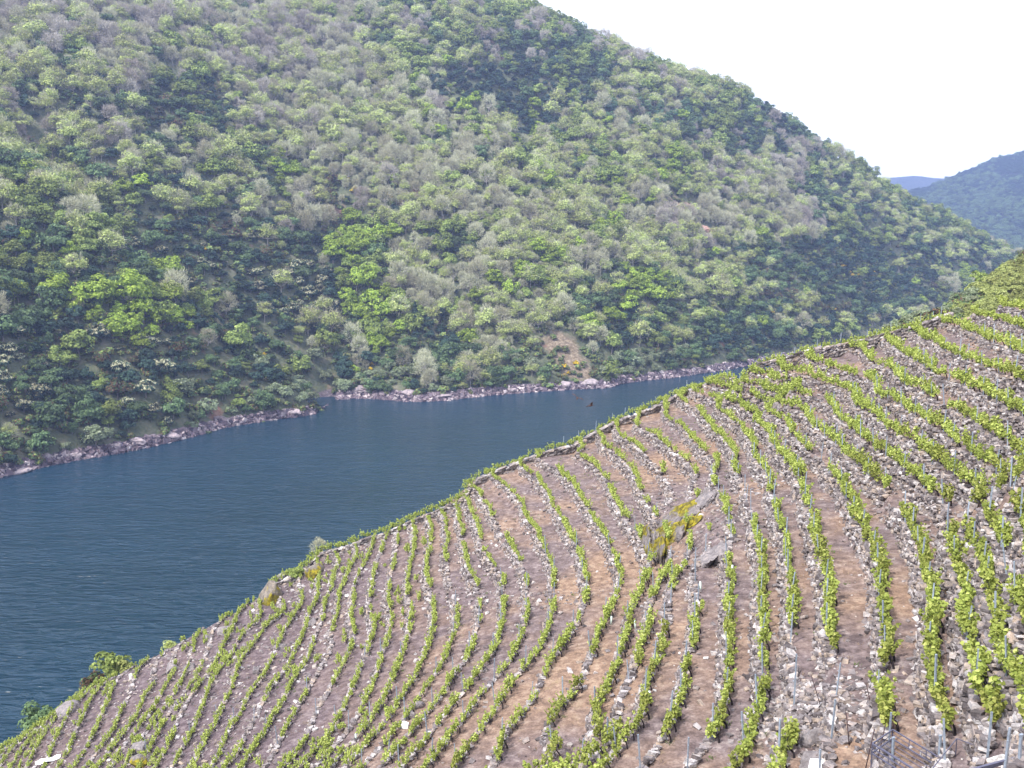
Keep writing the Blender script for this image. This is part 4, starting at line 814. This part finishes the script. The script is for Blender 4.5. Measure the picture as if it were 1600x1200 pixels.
# what grows where (ellipses over the slope, as seen when facing it), later entries win
ZONES = [
 (None, 'bud .26 bare .2 leafy .2 mid .16 dark .14 lime .04'),
 ((250, 90, 420, 120), 'mauve .42 bare .26 bud .2 leafy .08 mid .04'),
 ((60, 200, 160, 120), 'mauve .25 dark .25 bud .3 mid .2'),
 ((640, 190, 200, 130), 'bare .42 bud .34 leafy .12 lime .08 mauve .04'),
 ((720, 300, 200, 110), 'bare .46 bud .36 leafy .08 lime .05 mid .05'),
 ((900, 380, 160, 80), 'bud .5 bare .28 leafy .12 lime .1'),
 ((110, 330, 170, 90), 'leafy .4 bud .35 mid .15 lime .05 bare .05'),
 ((90, 440, 150, 80), 'leafy .35 mid .33 bud .1 lime .12 dark .1'),
 ((700, 60, 140, 60), 'leafy .34 bud .3 mauve .18 mid .18'), ((860, 70, 100, 45), 'mid .35 mauve .25 leafy .25 dark .15'),
 ((1000, 130, 110, 50), 'leafy .3 bud .34 mauve .3 mid .06'), ((1200, 200, 130, 50), 'mid .4 leafy .2 dark .2 mauve .2'),
 ((1010, 190, 80, 26), 'silver .8 mid .2'), ((790, 135, 115, 42), 'dark .85 mid .15'), ((900, 120, 80, 30), 'dark .6 leafy .2 mid .2'), ((830, 205, 45, 40), 'dark .8 lime .2'),
 ((960, 260, 150, 70), 'bud .36 leafy .24 bare .2 lime .1 mid .1'), ((1240, 300, 130, 62), 'mauve .58 bare .24 bud .14 leafy .04'), ((1120, 340, 90, 45), 'bare .4 mauve .2 bud .3 leafy .1'),
 ((1330, 290, 90, 50), 'mid .4 leafy .25 bud .2 dark .15'), ((1420, 360, 140, 60), 'leafy .3 mid .3 bud .25 dark .15'),
 ((300, 130, 60, 26), 'leafy .45 bud .4 dark .15'), ((290, 170, 90, 45), 'dark .4 mid .2 leafy .25 brown .15'),
 ((330, 400, 140, 70), 'dark .42 mid .2 brown .14 cream .14 bud .1'), ((440, 450, 100, 70), 'cream .3 dark .34 bud .16 mid .2'),
 ((500, 330, 120, 45), 'bare .3 mauve .2 bud .25 dark .15 brown .1'), ((570, 400, 50, 70), 'lime .55 leafy .35 mid .1'), ((585, 490, 55, 70), 'lime .5 leafy .3 mid .2'),
 ((660, 450, 70, 60), 'bare .55 bud .3 leafy .15'), ((690, 540, 60, 45), 'mid .4 dark .3 bare .3'), ((780, 490, 60, 70), 'bare .4 bud .3 leafy .2 lime .1'), ((700, 380, 45, 40), 'leafy .4 mid .4 dark .2'),
 ((900, 480, 60, 60), 'bare .3 bud .4 leafy .2 lime .1'), ((980, 480, 90, 60), 'leafy .28 lime .2 mid .3 bud .22'), ((1080, 520, 130, 55), 'mid .4 dark .2 leafy .22 bud .18'),
 ((1310, 440, 150, 75), 'dark .48 mid .28 brown .08 leafy .12 bud .04'), ((1130, 430, 90, 50), 'bud .45 leafy .3 mid .25'), ((1180, 550, 100, 40), 'dark .5 mid .3 leafy .2'),
 ((150, 590, 190, 95), 'dark .3 cream .2 mid .3 leafy .14 brown .06'), ((400, 580, 130, 50), 'mid .36 leafy .24 dark .24 cream .08 willow .08'), ((210, 490, 50, 50), 'lime .75 leafy .25'), ((60, 540, 70, 50), 'mid .4 dark .25 cream .2 leafy .15'),
 ((330, 640, 80, 40), 'leafy .3 mid .4 willow .3'), ((130, 680, 60, 30), 'willow .6 mid .4'), ((480, 600, 60, 30), 'willow .7 leafy .3'), ((630, 590, 80, 25), 'bare .15 mid .5 dark .2 willow .15'), ((830, 565, 70, 28), 'dark .3 mid .4 willow .3'),
 ((1030, 570, 120, 26), 'willow .45 mid .35 leafy .2'),
 ((640, 545, 45, 22), 'shrub .8 mid .2'), ((520, 330, 50, 18), 'shrub .9 brown .1'), ((870, 560, 55, 40), 'shrub .85 mid .15'), ((230, 330, 20, 60), 'dark .6 mid .4'), ((170, 270, 30, 30), 'dark .8 mid .2'),
]
ZP = [(z, [(a, float(b)) for a, b in zip(t.split()[::2], t.split()[1::2])]) for z, t in ZONES]
def kind_at(px, py):
    w = ZP[0][1]
    jx, jy = px + rng.normal(0, 14), py + rng.normal(0, 9)
    for z, ww in ZP[1:]:
        if ((jx - z[0]) / z[2]) ** 2 + ((jy - z[1]) / z[3]) ** 2 < 1: w = ww
    low = py > 340 and px < 560 or py > 470 and px < 760 or py > 380 and px > 1150
    w = [(a, b * ({'dark': 2.2, 'mid': 1.2, 'leafy': .6, 'bud': .6, 'bare': .8, 'mauve': .5} if low else {'mauve': .7, 'bud': 1.4, 'leafy': 1.1}).get(a, 1)) for a, b in w]
    if rng.uniform() < .62: i_, j_ = int((px + .5 * py + rng.normal(0, 5)) // 46), int((py + rng.normal(0, 4)) // 26); u = ((i_ * 7349 + j_ * 9151 + i_ * j_ * 31) % 997) / 997.
    else: u = rng.uniform()
    u *= sum(b for _, b in w)
    for a, b in w:
        u -= b
        if u <= 0: return a
    return w[0][0]
CLEAR = [(878, 545, 30, 30), (905, 575, 26, 16), (520, 335, 22, 8), (1065, 325, 34, 17), (1100, 365, 26, 14), (660, 560, 20, 10)]
BIG = [(840, 150, 'leafy', 1.15), (742, 162, 'lime', 1.1), (724, 176, 'lime', 1.1), (672, 186, 'lime', 1.0), (686, 212, 'lime', 1.0), (208, 485, 'lime', 1.35), (225, 500, 'lime', 1.25), (268, 432, 'lime', 1.05), (550, 352, 'lime', 1.1), (545, 385, 'lime', 1.0), (582, 480, 'lime', 1.25), (575, 510, 'lime', 1.2), (690, 395, 'leafy', 1.15), (705, 420, 'leafy', 1.05),
       (797, 460, 'lime', 1.0), (838, 270, 'lime', .9), (760, 280, 'lime', .9), (962, 458, 'lime', 1.05), (985, 470, 'lime', .95), (1115, 400, 'lime', .9), (1018, 317, 'lime', .9), (966, 288, 'lime', .85), (1135, 290, 'leafy', 1.0), (1430, 445, 'lime', 1.0), (1440, 470, 'lime', .85), (1120, 500, 'lime', .9), (1190, 510, 'lime', .8),
       (150, 690, 'willow', 1.25), (640, 585, 'willow', 1.05), (325, 640, 'willow', 1.1), (490, 560, 'willow', 1.3), (510, 590, 'willow', .9), (228, 615, 'cream', 1.25), (60, 620, 'cream', 1.15), (400, 430, 'cream', 1.1), (465, 420, 'cream', 1.2), (365, 370, 'brown', 1.25), (415, 395, 'brown', 1.0), (350, 528, 'brown', 1.1), (830, 570, 'willow', 1.05), (965, 560, 'willow', 1.05), (1010, 565, 'willow', 1.0), (1060, 550, 'willow', 1.0),
       (655, 450, 'bare', 1.25), (625, 440, 'bare', 1.2), (880, 490, 'bare', 1.2), (780, 510, 'bare', 1.15), (700, 590, 'mid', .8), (1460, 345, 'dark', .9), (1335, 222, 'dark', 1.0), (1365, 265, 'pine', 1.1), (1240, 180, 'pine', .9), (1155, 128, 'pine', .7), (650, 500, 'pine', 1.0), (275, 590, 'pine', .9), (240, 595, 'pine', .85)]
GORSE = [(537, 289), (556, 299), (642, 345), (612, 312), (597, 252), (355, 205), (15, 49), (285, 247), (318, 396), (413, 562), (578, 575), (590, 600), (900, 575), (885, 590), (1310, 405), (1320, 418), (1328, 428), (1340, 432), (1290, 455), (1430, 392), (1450, 396), (1300, 485), (1320, 495), (1203, 495), (222, 165), (240, 34), (262, 370), (568, 608), (880, 573), (1365, 428)]
tl = []
st = 6.5
for yy in np.arange(400, 1420, st):
    for xx in np.arange(-520, 900, st):
        x = xx + rng.uniform(-.45, .45) * st; y = yy + rng.uniform(-.45, .45) * st
        if y < shore_y(x) + 5 or y > sky_y(x) + 22: continue
        tl.append((x, y))
tl = np.array(tl); tz = fl(tl[:, 0], tl[:, 1]); tpx, tpy, tdp = proj(np.column_stack([tl, tz]))
ok = (tz > 2.0) & (tpx > -70) & (tpx < 1670) & (tpy > -40) & (tpy < 800)
tl, tz, tpx, tpy, tdp = tl[ok], tz[ok], tpx[ok], tpy[ok], tdp[ok]
TL = []                                       # (depth, kind, variant, x, y, z, scale, px, py)
bigp = []
for px, py, k, s in BIG:
    p = far_hit(px, py + 8); bigp.append(p); TL.append((float(np.hypot(*p[:2])), k, int(rng.integers(NV[k])), *p, s * 1.4, px, py))
bigp = np.array(bigp)
for i in range(len(tl)):
    px, py = tpx[i], tpy[i]
    if any(((px - a) / c) ** 2 + ((py - b - 2) / d) ** 2 < 1 for a, b, c, d in CLEAR):
        if rng.uniform() < .65: continue
        k = 'shrub'
    else: k = kind_at(px, py - 8)
    if np.min(np.hypot(bigp[:, 0] - tl[i, 0], bigp[:, 1] - tl[i, 1])) < 5.5: continue
    if tz[i] < 8 and k in ('bud', 'bare', 'mauve', 'lime', 'leafy') and rng.uniform() < .5: k = 'willow' if rng.uniform() < .5 else 'mid'
    s = (.68 + 1.1 * rng.uniform() ** 1.7) * (.85 if tz[i] < 6 else 1); TL.append((float(tdp[i]), k, int(rng.integers(NV[k])), tl[i, 0], tl[i, 1], tz[i], s, float(px), float(py)))
    for _ in range(2):
        if rng.uniform() > (.85 if tz[i] < 120 else .4): continue
        x, y = tl[i] + rng.normal(0, 3.2, 2); kf = k if (k in ('bud', 'bare', 'mauve', 'leafy') and rng.uniform() < (.8 if tz[i] > 120 else .3)) else 'shrub'
        TL.append((float(tdp[i]) + 100, kf, int(rng.integers(3)), x, y, float(fl(x, y)), rng.uniform(.9, 1.9) * (1 if kf == 'shrub' else .38), float(px), float(py)))
for px, py in GORSE:
    for _ in range(2): p = far_hit(px + rng.normal(0, 2.5), py + rng.normal(0, 2) + 1); p[2] += 1.5 if py < 500 else .2; TL.append((float(p[1]) + 150, 'gorse', int(rng.integers(3)), *p, rng.uniform(1.0, 1.6), px, py))
print('far trees', len(TL))
NAMES = {'lime': ('leafy_tree', 'bright lime-green leafy tree', 'tree'), 'leafy': ('leafy_tree', 'mid-green broad leafy tree', 'tree'), 'mid': ('leafy_tree', 'dull green round tree', 'tree'), 'silver': ('slender_tree', 'slim silvery green tree', 'tree'), 'brown': ('brown_tree', 'brown-tinged bushy tree', 'tree'),
         'dark': ('evergreen_tree', 'dark evergreen tree', 'tree'), 'cream': ('blossoming_tree', 'dark tree with cream blossom', 'tree'), 'willow': ('willow_tree', 'pale grey-green fluffy tree', 'tree'), 'bud': ('budding_tree', 'pale budding twiggy tree', 'tree'), 'bare': ('bare_tree', 'leafless pale grey tree', 'tree'),
         'mauve': ('bare_tree', 'leafless mauve-grey tree', 'tree'), 'pine': ('conifer_tree', 'narrow dark pointed tree', 'tree'), 'gorse': ('gorse_bush', 'yellow flowering gorse bush', 'bush'), 'shrub': ('shrub', 'low green-brown shrub', 'shrub'), 'broom': ('broom_shrub', 'yellow-green broom shrub', 'shrub')}
def inv(t): return -5 < t[7] < 1605 and t[8] - 8 < 1200 and not (t[8] > 578 + (1130 - t[7]) * .5 and t[7] > 700)
RAD = {'gorse': 1.5, 'shrub': 1.9, 'dark': 3.9, 'cream': 3.8, 'brown': 3.6, 'silver': 3.2, 'pine': 3.2}
vis = sorted([t for t in TL if inv(t) and t[8] > 0], key=lambda t: -RAD.get(t[1], 5) * t[6] / t[0]); near_t = vis[:300]; ids = {id(t) for t in near_t}; rest = [t for t in TL if id(t) not in ids]
def band(t):
    hgt = t[5]; return 'at the waterline' if hgt < 22 else 'above the waterline trees' if hgt < 55 else 'lower slope' if hgt < 110 else 'middle slope' if hgt < 190 else 'upper slope'
def third(t): return 'far left' if t[7] < 200 else 'left' if t[7] < 450 else 'left-centre' if t[7] < 700 else 'centre' if t[7] < 950 else 'right-centre' if t[7] < 1200 else 'right'
near_t.sort(key=lambda t: t[7]); cells = {}
for t in near_t: cells.setdefault((t[1], band(t), third(t)), []).append(t)
def put_tree(t, lab, grp):
    nm, adj, c = NAMES[t[1]]; r = bpy.data.objects.new(nm, None); COL.objects.link(r); r.location = t[3:6]; r.rotation_euler = (rng.normal(0, .04), rng.normal(0, .04), rng.uniform(0, 6.28)); r.scale = (t[6], t[6], t[6] * rng.uniform(.9, 1.12)); r.empty_display_size = .5
    tag(r, lab, c, grp); tr, cr = TREES[t[1]][t[2]]; obj('trunk', tr, r); obj('crown', cr, r)
for (k, b_, c_), ts in cells.items():
    for i, t in enumerate(ts):
        o_ = '' if len(ts) == 1 else f'{ORD(i + 1)} from left, ' if len(ts) > 2 else ('left of two, ' if i == 0 else 'right of two, ')
        put_tree(t, f"{NAMES[k][1]}, {o_}{b_}, {c_} of photo", 'trees on the slope across the river')

# the rest of the wood: one object of points carrying instances
def forest(name, pts, lab, c):
    order = [(k, v) for k in KINDS for v in range(NV[k])]; used = sorted({(t[1], t[2]) for t in pts}, key=order.index); coll = bpy.data.collections.new(name + '_kinds')
    for i, (k, v) in enumerate(used):
        tr, cr = TREES[k][v]; V = []; key = (k, v)
        if key not in JOIN:
            vs, qs, ms, n, mats = [], [], [], 0, []
            for me in (tr, cr):
                a = np.empty(len(me.vertices) * 3, np.float32); me.vertices.foreach_get('co', a); q = np.empty(len(me.loops), np.int32); me.loops.foreach_get('vertex_index', q); m_ = np.empty(len(me.polygons), np.int32); me.polygons.foreach_get('material_index', m_)
                vs.append(a.reshape(-1, 3)); qs.append(q.reshape(-1, 4) + n); ms.append(m_ + len(mats)); n += len(me.vertices); mats += list(me.materials)
            JOIN[key] = quad_mesh('tree_kind', np.concatenate(vs), np.concatenate(qs), mats, np.concatenate(ms))
        o = bpy.data.objects.new(f'{name}_{i:03d}', JOIN[key]); coll.objects.link(o)
    me = bpy.data.meshes.new(name); me.vertices.add(len(pts)); me.vertices.foreach_set('co', np.array([t[3:6] for t in pts], np.float32).ravel())
    a = me.attributes.new('kind_index', 'INT', 'POINT'); a.data.foreach_set('value', np.array([used.index((t[1], t[2])) for t in pts], np.int32))
    a = me.attributes.new('turn', 'FLOAT_VECTOR', 'POINT'); a.data.foreach_set('vector', np.array([(rng.normal(0, .05), rng.normal(0, .05), rng.uniform(0, 6.28)) for t in pts], np.float32).ravel())
    a = me.attributes.new('size', 'FLOAT_VECTOR', 'POINT'); a.data.foreach_set('vector', np.array([(t[6], t[6], t[6] * rng.uniform(.88, 1.15)) for t in pts], np.float32).ravel())
    o = obj(name, me); tag(o, lab, c, kind='stuff'); ng = bpy.data.node_groups.new(name, 'GeometryNodeTree'); ng.interface.new_socket('Geometry', in_out='INPUT', socket_type='NodeSocketGeometry'); ng.interface.new_socket('Geometry', in_out='OUTPUT', socket_type='NodeSocketGeometry')
    N = ng.nodes.new; gi = N('NodeGroupInput'); go = N('NodeGroupOutput'); ip = N('GeometryNodeInstanceOnPoints'); ci = N('GeometryNodeCollectionInfo'); ci.inputs[0].default_value = coll; ci.inputs[1].default_value = True; ci.inputs[2].default_value = True
    def at(n, t): q = N('GeometryNodeInputNamedAttribute'); q.data_type = t; q.inputs[0].default_value = n; return next(s for s in q.outputs if s.enabled)
    Lk = ng.links.new; Lk(gi.outputs[0], ip.inputs['Points']); Lk(ci.outputs[0], ip.inputs['Instance']); ip.inputs['Pick Instance'].default_value = True
    Lk(at('kind_index', 'INT'), ip.inputs['Instance Index']); Lk(at('turn', 'FLOAT_VECTOR'), ip.inputs['Rotation']); Lk(at('size', 'FLOAT_VECTOR'), ip.inputs['Scale']); Lk(ip.outputs[0], go.inputs[0])
    md = o.modifiers.new('trees', 'NODES'); md.node_group = ng
JOIN = {}
forest('forest', rest, 'dense wood of bare, budding and evergreen trees higher on the far slope', 'forest')

# ------------------------------------------------------------------ rocky shore
x = rng.uniform(-290, 330, 26000); y0 = shore_y(x); y = y0 + rng.uniform(-1.5, 9, len(x)) ; z = fl(x, y); px, py, dp = proj(np.column_stack([x, y, z])); ok = (z > -1.2) & (z < 3.8) & (px > -40) & (px < 1250); x, y, z = x[ok], y[ok], z[ok]; n = len(x)
r = .25 + 1.15 * rng.uniform(0, 1, n) ** 3.5
V, Q = boxes(np.column_stack([x, y, z + r * .2]), np.column_stack([r * rng.uniform(.9, 1.8, n), r, r * rng.uniform(.5, 1, n)]), rng.uniform(0, 6.3, n), rng.normal(0, .35, (n, 2)), .28)
o = obj('shore_rocks', quad_mesh('shore_rocks', V, Q, M['shore'])); tag(o, 'mauve-grey broken rock lining the far waterline', 'shore rocks', kind='stuff')
for i, (px, py, w, h, lab) in enumerate([(212, 696, 34, 17, 'large squarish waterline rock under the dark shore trees at left'), (265, 688, 26, 14, 'wide pale waterline rock right of the squarish one'), (30, 742, 34, 12, 'low pale rocks running into the water at the left edge'), (182, 704, 20, 12, 'grey waterline rock left of the squarish one'), (485, 651, 16, 8, 'pale flat rock at the tip of the left point'), (460, 646, 26, 12, 'grey rock mass behind the flat rock of the left point'),
        (948, 607, 12, 9, 'rounded boulder ending the rocky point at the centre'), (925, 600, 28, 14, 'pale rock heap beside the rounded end boulder'), (800, 612, 22, 9, 'pale low rock under the small fluffy bush at the shore'), (880, 603, 26, 13, 'cracked grey shore rock below the bare brown slope'), (690, 622, 26, 9, 'long low shore rock under the shrubs at centre'), (640, 618, 24, 12, 'mauve shore rock beneath the pale fluffy tree'), (560, 612, 30, 12, 'dark mauve rock inside the little bay'), (115, 718, 24, 12, 'stepped grey waterline rock near the left edge')]):
    p = far_hit(px, py); p[2] = max(p[2], -.3); s = math.hypot(p[0], p[1]) / F; V, Fc = rock((w * s / 2, w * s / 2.6, h * s / 2), 3, 12, .08, 300 + i)
    o = obj('shore_boulder', quad_mesh('shore_boulder', V, Fc, M['shore']), None, p + (0, 0, h * s * .12), (0, 0, rng.uniform(-.4, .4))); tag(o, lab, 'shore rock', 'large rocks along the far shore')
for i, (px, py, w, h, lab) in enumerate([(1065, 325, 50, 24, 'reddish cliff face breaking the trees on the right of the slope'), (1098, 362, 40, 18, 'lower reddish crag below the main cliff face'), (522, 334, 30, 10, 'small reddish bank under the gorse bushes')]):
    p = far_hit(px, py); s = math.hypot(p[0], p[1]) / F; V, Fc = rock((w * s / 2, 7, h * s / 2), 5, 22, .12, 400 + i); o = obj('cliff', quad_mesh('cliff', V, Fc, M['cliff']), None, p + (0, 1.5, -h * s * .1), (math.radians(-50), 0, 0)); tag(o, lab, 'cliff')

# ------------------------------------------------------------------ scrub slope beyond the vineyard on the right, riverside bushes
P, Z = [], []
for px, py, y in [(1400, 512, 235), (1440, 500, 240), (1470, 488, 250), (1500, 468, 255), (1530, 446, 262), (1565, 424, 270), (1600, 412, 278), (1680, 385, 290), (1850, 340, 300)]:
    q = at_y(px, py, y); P += [q[:2], q[:2] + (12, 40), q[:2] + (0, -70), q[:2] + (20, 120)]; Z += [q[2], q[2] - 26, q[2] - 34, q[2] - 95]
for x, y, z in ((60, 180, 20), (60, 300, -20), (90, 170, 45), (130, 160, 70)): P.append((x, y)); Z.append(z)
sc_f = TPS(np.array(P), np.array(Z), 1e-3, 60.); SX, SY = np.meshgrid(np.arange(50, 330, 2.), np.arange(150, 380, 2.)); SZ = sc_f(SX, SY) - 2.2 + 1.6 * fbm(SX / 11, SY / 11, 50); SZ = np.minimum(np.maximum(SZ, -10), 140)
m, nt, b = mat('scrub_ground', .95, .1); nt.links.new(ramp(nt, noise(nt, .25, 6, .7), [(.3, (.06, .065, .03)), (.5, (.13, .13, .06)), (.65, (.22, .19, .11))]), b.inputs['Base Color'])
o = obj('hills', quad_mesh('hills', np.stack([SX, SY, SZ], -1).reshape(-1, 3), grid_q(SX.shape[1], SX.shape[0]), m, smooth=True)); tag(o, kind='structure')
pts = []
for _ in range(9000):
    x, y = rng.uniform(60, 250), rng.uniform(170, 320); z = float(sc_f(x, y) - 2.2 + 1.6 * fbm(x / 11, y / 11, 50)); px, py, dp = proj(np.array([x, y, z]))
    if not (1230 < px < 1640 and py < 560): continue
    v = vnoise(x / 12, y / 12, 71); k = 'broom' if v > -.05 else ('shrub' if rng.uniform() < .6 else 'willow'); s = rng.uniform(.8, 1.5) * (.45 if k == 'willow' else 1); pts.append((float(dp), k, int(rng.integers(NV[k])), x, y, z, s, float(px), float(py)))
    if len(pts) > 2600: break
pts.sort(key=lambda t: t[0]); pts_v = [t for t in pts if 1400 < t[7] < 1600 and t[8] < 505 and t[0] < 292]; ind = pts_v[::max(1, len(pts_v) // 60)][:60]; ids = {id(t) for t in ind}; ind.sort(key=lambda t: t[7]); cc = {}
for t in ind:
    cc[t[1]] = cc.get(t[1], 0) + 1; put_tree(t, f"{NAMES[t[1]][1]}, {ORD(cc[t[1]])} from left on the scrub slope behind the crest", 'shrubs on the scrub slope')
forest('scrub', [t for t in pts if id(t) not in ids], 'continuous yellow-green broom and heath scrub behind the vineyard crest', 'scrub')
for px, py, y, k, s, lab in [(1462, 512, 200, 'brown', .9, 'brown-leaved bushy tree standing behind the vineyard crest'), (1448, 524, 190, 'brown', .6, 'low brown bush left of the brown tree behind the crest'), (1490, 520, 190, 'mid', .5, 'dull green bush right of the brown tree behind the crest'), (1530, 446, 262, 'leafy', .45, 'light green bush with dark trunk at the top edge of the scrub slope'), (1497, 486, 225, 'willow', .35, 'pale flat-topped bush low on the scrub slope')]:
    p = at_y(px, py, y); ta = (0, k, 1, p[0], p[1], p[2] - 1.0, s, px, py); put_tree(ta, lab, None)
for px, py, dy, k, s, lab in [(1400, 540, 14, 'mid', .5, 'low green bush below the brown tree behind the crest'), (168, 1062, 3, 'broom', 1.0, 'light green bush leaning over the crest above the water'), (150, 1072, 3, 'leafy', .42, 'pale green leafy bush beside the crest bush at lower left'), (124, 1086, 3, 'brown', .5, 'brownish bush on the crest at lower left'), (100, 1100, 2.5, 'broom', .7, 'small yellow-green bush under the brownish crest bush'), (22, 1152, 4, 'mid', .5, 'green bush at the bottom left edge above the water'), (5, 1160, 4, 'broom', .8, 'yellowish bush at the bottom left edge'), (484, 868, .5, 'bare', .22, 'little leafless shrub on the crest by the brown rock'), (245, 1018, 2, 'broom', .6, 'small green bush on the crest in the lower left'), (456, 920, -1, 'leafy', .2, 'feathery green bush right of the mossy crest boulder')]:
    j = np.argmin(np.abs(proj(np.column_stack([CR[:, :2], CR[:, 2]]))[0] - px)); q = CR[j]; x = (px - 800) / F * (q[1] + dy) * 1.02; y = crest_y(x) + dy; put_tree((0, k, 1, x, y, float(gl(x, y)) - .2, s, px, py), lab, None)

mt_pts = []
for _ in range(60000):
    x, y = rng.uniform(900, 1700), rng.uniform(1800, 3060); z = mtn_z(x, y); px, py, dp = proj(np.array([x, y, z]))
    if 1370 < px < 1615 and 225 < py < 430: mt_pts.append((float(dp), ['dark', 'dark', 'dark', 'mid', 'dark'][int(np.clip((vnoise(x / 70, y / 110, 4) + 1) * 2.5 + rng.normal(0, .7), 0, 4))], int(rng.integers(3)), x, y, z, rng.uniform(.9, 1.8), float(px), float(py)))
    if len(mt_pts) > 9000: break
print('mt', len(mt_pts)); forest('distant_wood', mt_pts, 'bluish dark wood covering the distant mountain at the right edge', 'forest')

# ------------------------------------------------------------------ air: pale blue haze between here and the far hills
V = np.array([(x, y, z) for z in (-26, 620) for x, y in ((-2900, -200), (4600, -200), (4600, 6200), (-2900, 6200))], float)
m = bpy.data.materials.new('haze'); m.use_nodes = True; nt = m.node_tree; nt.nodes.clear(); pv = nt.nodes.new('ShaderNodeVolumePrincipled'); pv.inputs['Color'].default_value = (.45, .58, 1.0, 1); pv.inputs['Density'].default_value = HAZE; pv.inputs['Anisotropy'].default_value = .2
out = nt.nodes.new('ShaderNodeOutputMaterial'); nt.links.new(pv.outputs[0], out.inputs['Volume'])
o = obj('haze', quad_mesh('haze', V, np.array([[0, 3, 2, 1], [4, 5, 6, 7], [0, 1, 5, 4], [1, 2, 6, 5], [2, 3, 7, 6], [3, 0, 4, 7]]), m)); tag(o, 'thin bluish haze in the valley air', 'haze', kind='stuff')
